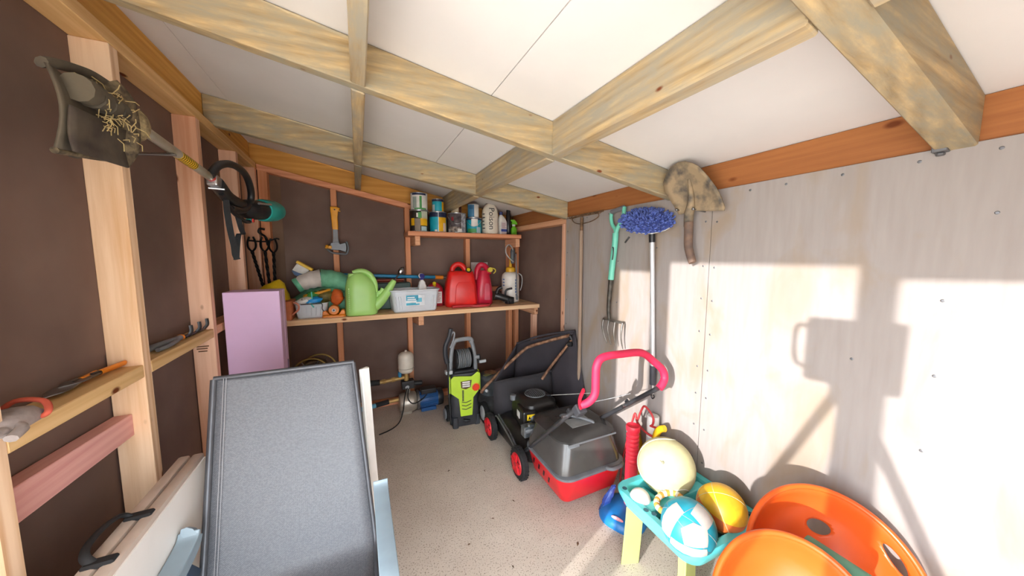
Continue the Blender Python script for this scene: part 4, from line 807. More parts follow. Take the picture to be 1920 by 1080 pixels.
for y in (2.975, 3.115):
    B().beam((-.355, y, .50), (-.46, y, 0), .025, .012, (0, 1, 0)).build('stand', dsteel, t); B().beam((-.355, y, .50), (-.25, y, 0), .025, .012, (0, 1, 0)).build('stand', dsteel, t)

# ---- pressure washer
t = thing('pressure_washer', 'lime green and black pressure washer with hose reel', 'pressure washer', (.79, 2.63, 0), 0)
lim = mat('washer_lime', '#b3d334', .4, var=.05); dk = mat('washer_charcoal', '#34353a', .5, var=.15); gh = mat('washer_grey', '#8d9094', .45)
cx, cy = .79, 2.66
B().sect([(0, .22, .17, .03), (.02, .25, .19, .04), (.2, .24, .19, .05), (.38, .26, .19, .05), (.46, .24, .17, .05)], (cx, cy, 0), -.1, 5).build('body', dk, t, smooth=50)
def onf(u, v, o=0): # front plate, slightly raked
    a = -.1; x, y = u, -.101 - o + .02*max(0, v-.35); return V(cx + x*math.cos(a)-y*math.sin(a), cy + x*math.sin(a)+y*math.cos(a), v)
fp = [(-.125, .43), (-.125, .31), (-.06, .255), (-.045, .10), (.055, .10), (.065, .255), (.11, .31), (.125, .46), (.10, .475), (.05, .44), (-.10, .455)]
B().prism([onf(u, v) for u, v in reversed(fp)], onf(0, 0, .012)-onf(0, 0)).build('front_cover', lim, t, bev=.004, seg=2)
for s in (-1, 1): B().prism([onf(s*.125, .44, -.02), onf(s*.125, .30, -.02), onf(s*.125, .30, -.09), onf(s*.125, .46, -.09)], onf(s*.008, 0)-onf(0, 0)).build('side_cover', lim, t)
B().prism([onf(u, v, .0125) for u, v in ((-.045, .405), (-.04, .35), (0, .335), (.04, .35), (.05, .41))][::-1], onf(0, 0, .003)-onf(0, 0)).build('badge', mat('badge_brown', '#5a4526', .4), t)
for k in range(3): B().prism([onf(u, v, .0157) for u, v in ((-.03, .355+.018*k), (.034, .355+.018*k), (.034, .367+.018*k), (-.03, .367+.018*k))], onf(0, 0, .001)-onf(0, 0)).build('badge_print', white2, t)
c_ = onf(.085, .345, .012); n_ = (onf(0, 0, 1)-onf(0, 0)).normalized()
B().cyl(c_, c_+n_*.016, .028, n=20).build('power_dial', mat('dial_red', '#e03a1c', .4), t, bev=.003)
B().lathe([(.029, 0), (.034, .002), (.034, .006), (.029, .008)], c_, 20, n_, cap=False).build('dial_ring', orange, t, smooth=40)
for k in range(3): B().prism([onf(u, v, .0125) for u, v in ((-.035, .165+.03*k), (.0, .155+.03*k), (.045, .17+.03*k), (.045, .176+.03*k), (.0, .161+.03*k), (-.035, .171+.03*k))], onf(0, 0, .002)-onf(0, 0)).build('vent_slot', dk, t)
for k in range(8): B().prism([onf(u, v, .0125) for u, v in ((-.032, .235+.012*k), (-.018, .235+.012*k), (-.018, .244+.012*k), (-.032, .244+.012*k))], onf(0, 0, .001)-onf(0, 0)).build('letter', dk, t)
# upright handle frame
for s in (-1, 1): B().tube(smoothpath([(cx+s*.115, cy, .42), (cx+s*.108, cy, .55), (cx+s*.092, cy+.005, .67), (cx+s*.07, cy+.008, .72)], 5), .021, 10, flat=.8).build('handle_post', gh, t, smooth=60)
B().tube(smoothpath([(cx-.085, cy+.008, .705), (cx-.06, cy+.008, .73), (cx+.06, cy+.008, .735), (cx+.085, cy+.008, .705)], 5), .019, 10).build('handle_bar', gh, t, smooth=60)
B().box(cx-.09, cx+.09, cy-.05, cy+.06, .455, .475).build('reel_cradle', dk, t, bev=.004)
for k in range(7):
    x = cx-.05+.0165*k; B().tube([(x, cy+.01+.075*math.cos(a), .565+.075*math.sin(a)) for a in [2*PI*i/24 for i in range(24)]], .0085, 8, True).build('hose_coil', mat('hose_dark', '#6a6d70', .45, var=.15), t, smooth=60)
for x in (cx-.07, cx+.068): B().lathe([(.03, 0), (.088, .004), (.088, .009), (.03, .013)], (x-.006, cy+.01, .565), 24, (1, 0, 0)).build('reel_flange', blk, t, smooth=40)
B().cyl((cx-.06, cy+.01, .565), (cx+.06, cy+.01, .565), .05, n=18).build('reel_drum', blk, t, smooth=40)
B().cyl((cx+.10, cy, .565), (cx+.145, cy-.005, .565), .018, n=12).build('reel_crank', gh, t, smooth=40)
B().beam((cx+.14, cy-.005, .59), (cx+.145, cy-.005, .51), .012, .03).build('crank_arm', blk, t, bev=.003)
B().cyl((cx+.145, cy-.01, .52), (cx+.205, cy-.02, .525), .014, n=12).build('crank_knob', lgrey, t, bev=.003)
# lance and gun on the left side
B().tube(smoothpath([(cx-.13, cy-.07, .03), (cx-.14, cy-.06, .25), (cx-.145, cy-.05, .50), (cx-.15, cy-.045, .60)], 4), .010, 8).build('lance', blk, t, smooth=60)
B().tube(smoothpath([(cx-.15, cy-.045, .56), (cx-.165, cy-.045, .64), (cx-.16, cy-.045, .71), (cx-.13, cy-.045, .78), (cx-.115, cy-.045, .85)], 5), .023, 10, flat=.8).build('spray_gun', dk, t, smooth=60)
B().tube(smoothpath([(cx-.115, cy-.048, .79), (cx-.10, cy-.05, .82), (cx-.085, cy-.05, .80), (cx-.105, cy-.05, .73), (cx-.125, cy-.05, .69)], 5), .008, 8).build('trigger_guard', gh, t, smooth=60)
B().obox((cx-.135, cy-.03, .475), (.06, .05, .03)).build('lance_clip', lgrey, t, bev=.004)
for s in (-1, 1): B().lathe([(.03, 0), (.068, .004), (.07, .02), (.068, .036), (.03, .04)], (cx+s*.125-.02, cy+.06, .07), 24, (1, 0, 0)).build('wheel', blkr, t, smooth=40)
B().cyl((cx-.145, cy+.06, .07), (cx-.16, cy+.06, .07), .045, n=18).build('wheel_hub', grey, t, bev=.003)
B().tube(smoothpath([(cx-.03, cy-.095, .06), (cx-.01, cy-.11, .055), (cx+.02, cy-.11, .05)], 4), .013, 8).build('water_inlet', blk, t, smooth=60)
for s in (-1, 1): B().sect([(0, .05, .06, .015), (.09, .045, .05, .015)], (cx+s*.095, cy-.075, 0), -.1).build('foot', dk, t, smooth=40)

# ---- new mower with red catcher
t = thing('lawn_mower', 'black petrol lawn mower with red wheels and pink-red foam handlebar', 'lawn mower', (1.15, 2.0, 0))
deck = mat('deck_black', '#2a2727', .35, .2, var=.2); eng = mat('engine_black', '#1f1d1c', .35, var=.15); redw = mat('wheel_red', '#d8202c', .4); alum = mat('engine_alloy', '#9aa1a8', .35, .8, var=.25, scale=40)
B().sect([(0, .40, .56, .10), (.02, .43, .60, .12), (.08, .42, .59, .12), (.12, .36, .50, .14), (.145, .30, .40, .14)], (1.15, 2.06, .075), 0, 7).build('deck', deck, t, smooth=50)
B().sect([(0, .24, .28, .04), (.03, .27, .32, .05), (.12, .27, .32, .05), (.145, .25, .30, .05)], (1.15, 2.02, .22), 0, 5).build('engine_block', eng, t, smooth=50)
B().sect([(0, .26, .27, .06), (.035, .255, .265, .07), (.055, .21, .22, .09), (.062, .16, .17, .08)], (1.155, 2.04, .365), 0, 6).build('engine_cowl', eng, t, smooth=50)
for k in range(9):
    u = -.06+.015*k; h = math.sqrt(max(0, .07**2-u*u)); B().tube([(1.16+u-.5*h*.3, 2.045-h, .430), (1.16+u+.0*h, 2.045, .4335), (1.16+u+.5*h*.3, 2.045+h, .430)], .0036, 6).build('fan_grille_bar', grey, t)
B().tube([(1.16+.074*math.cos(a), 2.045+.074*math.sin(a), .428) for a in [2*PI*i/28 for i in range(28)]], .005, 8, True).build('fan_grille_ring', grey, t, smooth=60)
B().obox((1.045, 1.965, .315), (.10, .16, .13), (0, 0, -.15)).build('air_filter_box', eng, t, bev=.012, seg=2)
B().obox((.992, 1.985, .33), (.003, .055, .045), (0, 0, -.15)).build('sticker', white2, t)
B().obox((1.0, 1.85, .275), (.085, .06, .075)).cyl((.965, 1.83, .28), (1.04, 1.81, .29), .018, n=10).obox((1.03, 1.83, .315), (.09, .03, .02), (0, .2, 0)).build('carburettor', alum, t, bev=.006)
B().obox((1.17, 1.86, .29), (.10, .06, .03)).build('exhaust_shield', alum, t, bev=.004)
for k in range(6): B().obox((1.13+.018*k, 1.828, .29), (.007, .006, .035)).build('shield_slot', dsteel, t)
B().obox((1.035, 1.876, .345), (.055, .004, .04), (0, 0, -.15)).build('warning_label', mat('label_yellow', '#ecc81e', .5), t)
for dx in (-.012, .012): B().prism([(1.035+dx-.009, 1.8735, .335), (1.035+dx+.009, 1.8735, .335), (1.035+dx, 1.8735, .358)], (0, -.0008, 0)).build('warning_mark', blk, t)
B().cyl((1.02, 2.13, .37), (1.02, 2.13, .41), .024, n=14).build('fuel_cap', grey, t, bev=.004)
B().tube([(1.22, 2.0, .42), (1.25, 1.96, .43)], .010, 8).build('starter_grip', blk, t, smooth=60)
B().tube([(1.25, 1.96, .43), (1.30, 1.55, .60)], .0022, 6).build('starter_cord', white2, t)
B().tube(smoothpath([(1.30, 1.25, .715), (1.15, 1.24, .72), (.98, 1.25, .72)], 3), .002, 6).build('control_cable', lgrey, t)
def mwheel(x, y, r=.103, w=.045):
    s = -1 if x < 1.15 else 1
    o = B().lathe([(r*.62, 0), (r*.92, .002), (r, .010), (r, w-.010), (r*.92, w-.002), (r*.62, w)], (x-w/2, y, r), 30, (1, 0, 0)).build('tyre', blkr, t, smooth=40)
    for k in range(24):
        a = 2*PI*k/24; B().obox((x, y+r*math.cos(a), r+r*math.sin(a)), (w*.72, .010, .006), (a-PI/2, 0, 0)).build('tread_lug', blkr, o)
    h = B().lathe([(.001, .006), (r*.3, .006), (r*.32, .0), (r*.66, -.004), (r*.70, .004), (r*.70, .03)], (x-w/2 if s < 0 else x+w/2, y, r), 26, (1, 0, 0) if s < 0 else (-1, 0, 0)).build('wheel_hub', redw, t, smooth=40)
    for k in range(5):
        a = 2*PI*k/5+.3; B().beam((x+s*(w/2+.004), y+r*.12*math.cos(a), r+r*.12*math.sin(a)), (x+s*(w/2+.006), y+r*.62*math.cos(a), r+r*.62*math.sin(a)), .016, .010, (1, 0, 0)).build('spoke', redw, h)
    B().cyl((x+s*w/2, y, r), (x+s*(w/2+.012), y, r), .014, n=12).build('hub_cap', mat('hub_dark_red', '#a3131f', .4), t)
for x in (.905, 1.395): mwheel(x, 1.79); mwheel(x, 2.30)
B().tube(smoothpath([(.925, 2.30, .11), (.935, 2.26, .20), (.935, 2.05, .165), (.925, 1.86, .13), (.925, 1.80, .11)], 4), .007, 8).build('height_rod', mat('rod_zinc', '#8f9390', .4, .6), t, smooth=60)
B().tube([(.945, 2.24, .22), (.94, 2.02, .19), (.93, 1.80, .12)], .006, 6).build('linkage', alum, t)
B().obox((.945, 2.12, .165), (.004, .10, .02), (0.2, 0, 0)).build('height_scale', lgrey, t)
# handle: lower steel arms, foam-covered upper bar
B().tube(smoothpath([(.955, 1.80, .17), (.955, 1.70, .265), (.95, 1.45, .51), (.95, 1.235, .72)], 5), .0125, 10).build('handle_arm', mat('arm_charcoal', '#4b4b4f', .35, .5), t, smooth=60)
B().tube(smoothpath([(1.365, 1.80, .17), (1.37, 1.62, .36), (1.38, 1.457, .503), (1.38, 1.145, .77)], 5), .0125, 10).build('handle_arm', MATS['arm_charcoal'], t, smooth=60)
B().tube([(1.362, 1.62, .345), (.99, 1.70, .25)], .009, 8).build('cross_brace', alu, t, smooth=60)
foam = mat('handle_foam', '#c81f47', .6, var=.06)
B().tube(smoothpath([(.955, 1.228, .73), (.985, 1.21, .745), (1.015, 1.20, .785), (1.018, 1.2, .86), (1.022, 1.2, .925), (1.06, 1.2, .962), (1.18, 1.195, .965), (1.30, 1.185, .957), (1.365, 1.165, .91), (1.415, 1.15, .862), (1.425, 1.143, .82), (1.405, 1.139, .79), (1.385, 1.14, .772)], 6), .0195, 12).build('foam_grip', foam, t, smooth=60)
B().tube(smoothpath([(.96, 1.235, .71), (.945, 1.225, .76), (.945, 1.20, .815)], 4), .017, 10, flat=.5).build('throttle_lever', mat('lever_red', '#c91f3a', .35), t, smooth=60)
B().obox((.96, 1.245, .695), (.05, .05, .05), (.7, 0, 0)).build('throttle_box', dk, t, bev=.006, seg=2)
for x, y, z in ((.94, 1.33, .63), (1.375, 1.36, .585)):
    B().cyl((x-.025, y, z), (x+.03, y, z), .010, n=8).build('handle_bolt', steel, t); B().obox((x+.02, y, z+.015), (.014, .035, .03), (.5, 0, 0)).build('wing_nut', blk, t, bev=.004)
# catcher
k_ = thing('grass_catcher', 'red and smoky black grass catcher on the back of the mower', 'grass catcher', (1.18, 1.58, .05))
smoke = mat('smoke_plastic', '#4d4a48', .22, var=.08, spec=.6)
B().sect([(0, .36, .34, .04), (.02, .39, .38, .05), (.15, .455, .44, .07), (.165, .46, .445, .075)], (1.182, 1.588, .055), 0, 7).build('lower_bin', mat('catcher_red', '#d61e28', .35, var=.05), k_, smooth=50)
B().sect([(.163, .462, .447, .075), (.166, .478, .462, .08), (.178, .478, .462, .08), (.182, .46, .445, .075)], (1.182, 1.588, .055), 0, 7).build('bin_rim', grey, k_, smooth=40)
B().sect([(.18, .455, .44, .075), (.22, .445, .43, .08), (.31, .40, .385, .09), (.345, .385, .37, .09)], (1.182, 1.60, .055), 0, 8).build('upper_bin', smoke, k_, smooth=50)
B().sect([(.343, .40, .385, .09), (.347, .412, .395, .095), (.357, .412, .395, .095), (.372, .37, .35, .09), (.382, .27, .26, .07)], (1.182, 1.60, .055), 0, 8).build('lid', mat('lid_black', '#3a3938', .25), k_, smooth=50)
B().tube([(1.182+a, 1.402, .402) for a in (-.17, .17)], .005, 8).build('lid_edge', grey, k_)
B().tube(smoothpath([(1.13, 1.66, .425), (1.14, 1.645, .446), (1.20, 1.58, .452), (1.26, 1.51, .442), (1.265, 1.50, .42)], 5), .011, 10, flat=.8).build('carry_handle', grey, k_, smooth=60)
B().box(1.11, 1.27, 1.50, 1.60, .4365, .4385).build('lid_window', mat('lid_window', '#8b8d8e', .15), k_, bev=.0008)
B().box(1.055, 1.25, 1.71, 1.735, .418, .421).build('warning_label', MATS['label_yellow'], k_)
for k in range(5): B().box(1.065+.037*k, 1.09+.037*k, 1.716, 1.729, .4211, .4216).build('print', blk, k_)
B().tube(smoothpath([(1.25, 1.36, .235), (1.27, 1.33, .24), (1.33, 1.328, .245), (1.36, 1.35, .24)], 4), .011, 8).build('rear_grip', grey, k_, smooth=60)
for k, u in enumerate((1.70, 1.64, 1.585, 1.53)): B().obox((.962+.002*k, u, .16-.008*k), (.003, .012, .04), (.4, -.15, 0)).build('decal', blk, k_)
B().obox((1.05, 1.40, .392), (.07, .01, .012)).build('hinge', grey, k_, bev=.003)

# ---- old mower with black bag
t = thing('old_lawn_mower', 'rusty old lawn mower standing behind the new one', 'lawn mower', (1.12, 2.68, 0))
rust = mat('rust_steel', '#a87f62', .7, .2, var=.3, scale=30, col2='#5b3d2c'); old = mat('old_deck', '#37393c', .6, var=.35, scale=14, col2='#555a5c')
B().sect([(0, .40, .40, .10), (.08, .41, .41, .12), (.11, .34, .34, .12)], (1.14, 2.72, .07), 0, 6).build('deck', old, t, smooth=50)
B().lathe([(.10, 0), (.105, .02), (.105, .12), (.11, .13), (.11, .16), (.09, .18), (.02, .185)], (1.08, 2.75, .18), 24).build('engine', old, t, smooth=50)
B().lathe([(.05, 0), (.06, .006), (.05, .012), (.001, .013)], (1.08, 2.75, .364), 20).build('starter_cover', rust, t, smooth=50)
B().obox((1.03, 2.70, .37), (.07, .04, .006), (0, 0, .4)).build('sticker', mat('sticker_olive', '#8f8f5a', .5), t)
B().obox((1.24, 2.80, .30), (.16, .12, .12), (0, 0, .2)).build('fuel_tank', mat('tank_maroon', '#5e3a3c', .5), t, bev=.02, seg=3)
B().cyl((1.19, 2.66, .335), (1.20, 2.65, .36), .026, n=14).build('fuel_cap', mat('cap_teal', '#1d7f96', .4), t, bev=.003)
B().cyl((.985, 2.58, .27), (.965, 2.555, .285), .013, n=10).build('spark_plug', lgrey, t, smooth=40)
for x, y in ((.945, 2.55), (.94, 2.86), (1.33, 2.55), (1.33, 2.86)):
    B().lathe([(.05, 0), (.09, .004), (.095, .02), (.09, .036), (.05, .04)], (x-.02, y, .095), 24, (1, 0, 0)).build('tyre', blkr, t, smooth=40)
    B().lathe([(.001, 0), (.03, -.004), (.058, 0), (.066, .006)], (x-.022, y, .095), 20, (1, 0, 0)).build('wheel_hub', lgrey, t, smooth=40)
B().tube(smoothpath([(.90, 2.50, .30), (.93, 2.49, .35), (1.08, 2.42, .52), (1.225, 2.36, .665), (1.27, 2.33, .70), (1.36, 2.22, .76), (1.475, 2.06, .835)], 6), .013, 10).build('handle_arm', rust, t, smooth=60)
B().tube(smoothpath([(1.29, 2.16, .475), (1.36, 2.12, .60), (1.45, 2.07, .74), (1.49, 2.05, .80)], 5), .011, 10).build('handle_arm', rust, t, smooth=60)
B().tube([(1.475, 2.06, .835), (1.49, 2.05, .80)], .012, 8).build('handle_joint', dsteel, t)
B().cyl((1.455, 2.05, .77), (1.47, 2.02, .775), .02, n=12).build('clamp_knob', dsteel, t, bev=.003)
k_ = thing('fabric_catcher_bag', 'large black fabric grass bag slumped behind the new mower', 'grass bag', (1.3, 2.2, .1))
fab = mat('bag_fabric', '#39343a', .85, var=.18, scale=5, bump=.4); fab2 = mat('bag_fabric_front', '#322f33', .85, var=.2, scale=7, bump=.4)
def panel(corners, n, m, name, sag, dirv):
    a, b, c, d = [Vector(p) for p in corners]; vs = []
    for i in range(n+1):
        for j in range(n+1):
            u, v = i/n, j/n; p = a*(1-u)*(1-v)+b*u*(1-v)+c*u*v+d*(1-u)*v
            vs.append(p + Vector(dirv)*sag*(math.sin(PI*u)*math.sin(PI*v) + .18*math.sin(9*u+4*v)*math.sin(PI*u)*math.sin(PI*v)))
    fs = [(i*(n+1)+j, (i+1)*(n+1)+j, (i+1)*(n+1)+j+1, i*(n+1)+j+1) for i in range(n) for j in range(n)]
    return B().add(vs, fs).build(name, m, k_, smooth=70, solid=.006)
A_, B_, C_, D_ = (.945, 2.34, .44), (1.40, 2.20, .515), (1.505, 2.03, .875), (1.235, 2.50, .69)
E_, F_, G_ = (1.515, 1.80, .10), (.96, 2.36, .13), (1.41, 2.16, .12)
panel((A_, B_, G_, F_), 12, fab2, 'front_panel', .03, (-.2, -1, 0))
panel((B_, C_, E_, G_), 12, fab, 'side_panel', .035, (-.7, -.7, 0))
panel((D_, C_, (1.515, 2.45, .12), (1.22, 2.57, .12)), 12, fab, 'back_panel', .03, (.3, .9, 0))
panel((A_, D_, (1.22, 2.57, .12), F_), 10, fab, 'side_panel', .02, (-1, .2, 0))
panel((F_, G_, E_, (1.22, 2.57, .12)), 8, fab, 'base_panel', .03, (0, 0, -1))
B().tube(smoothpath([A_, (1.1, 2.30, .462), (1.25, 2.25, .48), B_], 4), .008, 8).build('rim_piping', fab2, k_, smooth=60)
B().tube(smoothpath([D_, (1.35, 2.27, .80), C_], 5), .009, 8).build('rim_piping', fab, k_, smooth=60)
# ================================================================ tools on the plywood wall
aqua = mat('fork_aqua', '#6fc9b0', .4, var=.05); worn = mat('worn_steel', '#8d8780', .4, .7, var=.25, scale=20)
t = thing('garden_fork', 'garden fork with aqua D-handle hanging on the plywood', 'garden fork', (1.50, 1.6, .87))
hx = 1.495
B().tube(smoothpath([(hx, 1.655, 1.735), (hx, 1.658, 1.70), (hx, 1.645, 1.655), (hx, 1.618, 1.625), (hx, 1.61, 1.59)], 5), .012, 10).build('handle_arm', aqua, t, smooth=60)
B().tube(smoothpath([(hx, 1.545, 1.755), (hx, 1.548, 1.71), (hx, 1.575, 1.66), (hx, 1.60, 1.625), (hx, 1.61, 1.59)], 5), .013, 10).build('handle_arm', aqua, t, smooth=60)
B().tube([(hx, 1.655, 1.735), (hx, 1.545, 1.752)], .0145, 10).build('grip', mat('grip_grey', '#77757a', .6), t, smooth=60)
B().tube(smoothpath([(hx, 1.612, 1.60), (hx, 1.617, 1.52), (hx, 1.632, 1.40), (hx, 1.642, 1.30)], 5), .019, 12).build('shaft', aqua, t, smooth=60)
B().tube(smoothpath([(hx, 1.642, 1.30), (hx, 1.65, 1.20), (hx, 1.655, 1.10), (hx, 1.645, 1.03)], 5), .0165, 12, rs=[.0165-.006*i/15 for i in range(16)]).build('socket', mat('socket_dark', '#5c574f', .5, .5, var=.3, scale=30), t, smooth=60)
B().tube(smoothpath([(hx, 1.70, 1.028), (hx, 1.66, 1.034), (hx, 1.60, 1.03), (hx, 1.525, 1.035)], 4), .009, 8).build('tine_bar', worn, t, smooth=60)
for a, b in ((1.70, 1.66), (1.648, 1.62), (1.59, 1.575), (1.525, 1.515)):
    B().tube(smoothpath([(hx, a, 1.03), (hx-.012, a-.004, .98), (hx-.012, (a+b)/2, .93), (hx, b, .868)], 5), .007, 8, rs=[.0075-.0045*i/15 for i in range(16)]).build('tine', worn, t, smooth=60)
B().tube(smoothpath([(hx-.02, 1.612, 1.43), (hx-.026, 1.60, 1.46), (hx-.024, 1.602, 1.50), (hx-.018, 1.615, 1.51)], 4), .004, 6).build('hang_clip', dsteel, t, smooth=60)
t = thing('chenille_mop', 'blue chenille mop head on a silver telescopic pole', 'mop', (1.49, 1.3, .68))
c = V(1.455, 1.335, 1.645); nrm = V(-.72, -.28, .62).normalized(); e1 = V(-.22, .92, .16); e1 = (e1-nrm*e1.dot(nrm)).normalized(); e2 = nrm.cross(e1)
if e2.z < 0: e2 = -e2
MR = Matrix((e1, e2, nrm)).transposed()
B().ball(c-nrm*.012, (.145, .078, .016), 24, 8, MR).build('mop_plate', white2, t, smooth=60)
B().ball(c, (.152, .083, .022), 26, 10, MR).build('mop_pad', mat('pad_navy', '#41529c', .8), t, smooth=60)
nb_ = B(); random.seed(5)
for i in range(420):
    r = math.sqrt(random.random()); a = random.uniform(0, 2*PI); q = c + e1*(.155*r*math.cos(a)) + e2*(.086*r*math.sin(a)) + nrm*(.020*math.sqrt(max(0, 1-r*r)))
    d = (nrm*.9 + (e1*math.cos(a)+e2*math.sin(a))*r*.9 + V(random.uniform(-.3, .3), random.uniform(-.3, .3), random.uniform(-.45, .1))).normalized()
    nb_.ball(q + d*.008, (.0058, .0058, .012), 6, 4, Vector((0, 0, 1)).rotation_difference(d).to_matrix())
o = nb_.build('chenille_noodles', mat('chenille_blue', '#6074c4', .85, var=.3, scale=60), t, smooth=70); o['kind'] = 'stuff'
B().tube([(1.485, 1.318, 1.60), (1.49, 1.322, 1.54)], .011, 10).build('swivel', alu, t, smooth=60)
B().tube([(1.49, 1.322, 1.575), (1.492, 1.32, 1.53)], .0175, 12).build('pole_lock', blk, t, smooth=40)
B().tube([(1.492, 1.32, 1.53), (1.50, 1.283, .80)], .0125, 12).build('pole', mat('pole_silver', '#d5d7da', .3, .25, var=.03), t, smooth=60)
B().tube([(1.50, 1.283, .83), (1.502, 1.281, .72)], .0175, 12).build('grip', mat('grip_slate', '#4a4a52', .6), t, smooth=40)
B().tube([(1.502, 1.281, .72), (1.503, 1.279, .665)], .009, 10).build('pole_end', alu, t, smooth=60)
B().tube(smoothpath([(1.503, 1.279, .665), (1.503, 1.29, .65), (1.503, 1.279, .636), (1.503, 1.268, .65)], 3, True), .004, 6, True).build('hang_loop', blk, t, smooth=60)
B().tube(smoothpath([(1.44, 1.44, 1.565), (1.435, 1.455, 1.545), (1.44, 1.47, 1.535)], 4), .006, 6).build('hinge_tab', blk, t, smooth=60)
# spade hung blade-up
t = thing('spade_head', 'mud-stained spade with a broken short handle hung blade up', 'spade', (1.48, 1.07, 1.43))
soil = mat('soil_steel', '#9a866a', .8, .15, var=.5, scale=14, col2='#565049', bump=.5, sharp=(.38, .58))
ol = [(1.249, 1.842), (1.232, 1.885), (1.207, 1.911), (1.168, 1.922), (1.129, 1.918), (1.09, 1.90), (1.051, 1.873), (1.005, 1.818), (.966, 1.764), (.938, 1.715), (.919, 1.668), (.921, 1.654), (1.004, 1.662), (1.063, 1.672), (1.10, 1.668), (1.146, 1.661), (1.16, 1.684), (1.20, 1.74), (1.235, 1.79)]
def lean(y, z, o=0): 
    x = 1.475-.075*(z-1.66)/.26; f = x/1.475; return V(x+o, y*f, 1.45+(z-1.45)*f)
cen = (1.09, 1.78); N_ = len(ol); vs = []
for k in range(6):
    f = 1-k/6
    for y, z in ol: vs.append(lean(cen[0]+(y-cen[0])*f, cen[1]+(z-cen[1])*f, .018*(1-f*f)))
vs.append(lean(*cen, .018)); fs = [(k*N_+i, k*N_+(i+1) % N_, (k+1)*N_+(i+1) % N_, (k+1)*N_+i) for k in range(5) for i in range(N_)] + [(5*N_+i, 5*N_+(i+1) % N_, 6*N_) for i in range(N_)]
B().add(vs, fs).build('blade', soil, t, smooth=60, solid=.006)
B().tube(smoothpath([lean(1.11, 1.83, .012), lean(1.09, 1.76, .005), lean(1.08, 1.70, -.005), lean(1.085, 1.655, -.008), lean(1.088, 1.60, -.004)], 5), .02, 10, rs=[.006+.016*min(1, i/14) for i in range(21)]).build('socket', soil, t, smooth=60)
B().tube(smoothpath([(1.472, 1.088, 1.62), (1.474, 1.087, 1.57), (1.476, 1.085, 1.50), (1.476, 1.066, 1.44), (1.476, 1.058, 1.422)], 5), .0195, 12, rs=[.021-.003*i/20 for i in range(21)]).build('handle_stub', mat('old_handle', '#7d6250', .75, var=.35, scale=20, col2='#5b4b44'), t, smooth=60)
for y, z in ((1.045, 1.665), (1.135, 1.672)): B().tube([(1.55, y, z), (1.455, y+.01, z+.012)], .004, 8).ball((1.454, y+.01, z+.0125), .007, 8, 6).build('nail', steel, wall_right, smooth=60)
# rusty leaf rake
t = thing('leaf_rake', 'rusty rake with a wooden pole standing against the plywood', 'rake', (1.50, 1.97, .4))
rk = mat('rake_rust', '#8a6a4e', .7, .4, var=.3, scale=40)
B().tube([(1.505, 1.978, 1.735), (1.50, 1.972, 1.62)], .012, 8).build('ferrule', rk, t, smooth=60)
B().tube([(1.50, 1.972, 1.64), (1.495, 1.955, .35)], .0135, 10).build('pole', wood('rake_pole', '#a48e7c', '#7d6857', 'z', knots=0), t, smooth=60)
B().tube(smoothpath([(1.515, 2.135, 1.745), (1.51, 2.05, 1.748), (1.505, 1.97, 1.755), (1.51, 1.87, 1.757), (1.515, 1.76, 1.758)], 5), .006, 8).build('rake_bar', rk, t, smooth=60)
for k in range(15): B().tube([(1.512, 1.77+.026*k, 1.757), (1.50, 1.772+.026*k, 1.745), (1.485, 1.775+.026*k, 1.742)], .003, 6).build('tine', rk, t)
for s, y in ((1, 2.10), (-1, 1.80)): B().tube(smoothpath([(1.505, 1.975, 1.69), (1.507, 1.975+.6*(y-1.975), 1.70), (1.51, y, 1.725), (1.512, y+.01, 1.752)], 5), .0032, 6).build('brace_wire', rk, t, smooth=60)

# ================================================================ toys
aq = mat('toy_aqua', '#5ccbd0', .38, var=.04); lg = mat('toy_lime', '#a7b36a', .45, var=.05); tb = mat('toy_blue', '#1672b8', .4, var=.06); tr = mat('toy_red', '#d8293c', .4, var=.05)
t = thing('toy_table', 'turquoise plastic toy tray table on pale green legs', 'play table', (1.29, .9, 0))
tc = (1.293, .895, 0)
B().sect([(.268, .37, .35, .05), (.285, .41, .39, .06), (.335, .45, .435, .06), (.35, .455, .44, .06), (.358, .445, .43, .06), (.356, .39, .375, .05), (.345, .38, .365, .05), (.298, .36, .345, .05)], tc, -.03, 6).build('tray', aq, t, smooth=50)
B().box(1.105, 1.475, .92, .968, .297, .35).build('divider', aq, t, bev=.008, seg=2)
B().box(1.20, 1.225, .965, 1.07, .297, .33).build('divider', aq, t, bev=.008, seg=2)
for x, y in ((1.10, 1.07), (1.095, .735), (1.475, .725), (1.48, 1.065), (1.085, .93), (1.10, .90)): B().cyl((x, y, .352), (x, y, .3585), .011, n=14).build('rim_socket', mat('socket_navy', '#2b5d6a', .6), t)
for a, b in (((1.13, .708), (1.22, .704)), ((1.30, .70), (1.42, .698))): B().beam(a+(.359,), b+(.359,), .004, .002).build('rim_slot', MATS['socket_navy'], t)
def tleg(x, y, dx, dy, sd):
    B().strip(smoothpath([(x, y, .285), (x+dx*.15, y+dy*.15, .22), (x+dx*.5, y+dy*.5, .12), (x+dx, y+dy, .0)], 5), .085, sd, .008).build('leg', lg, t, bev=.002)
    B().strip(smoothpath([(x+.012, y+.03, .285), (x+.012+dx*.5, y+.03+dy*.5, .12), (x+.012+dx, y+.03+dy, .0)], 5), .05, (-sd[1], sd[0], 0), .008).build('leg_web', lg, t)
tleg(1.13, 1.03, -.02, .0, (1, -.35, 0)); tleg(1.13, .75, -.015, -.02, (1, .2, 0)); tleg(1.45, .755, .02, -.02, (1, -.5, 0)); tleg(1.45, 1.05, .02, .01, (1, .4, 0))
def panelball(name, label, c, r, m1, lines=None):
    return thing(name, label, 'ball', (c[0], c[1], c[2]-r))
c = V(1.325, 1.03, .43); r = .13
t = panelball('tennis_ball', 'oversized pale yellow tennis ball on the turquoise table', c, r, None)
felt = mat('felt_pale', '#c6c295', .9, var=.06, scale=30, bump=.3)
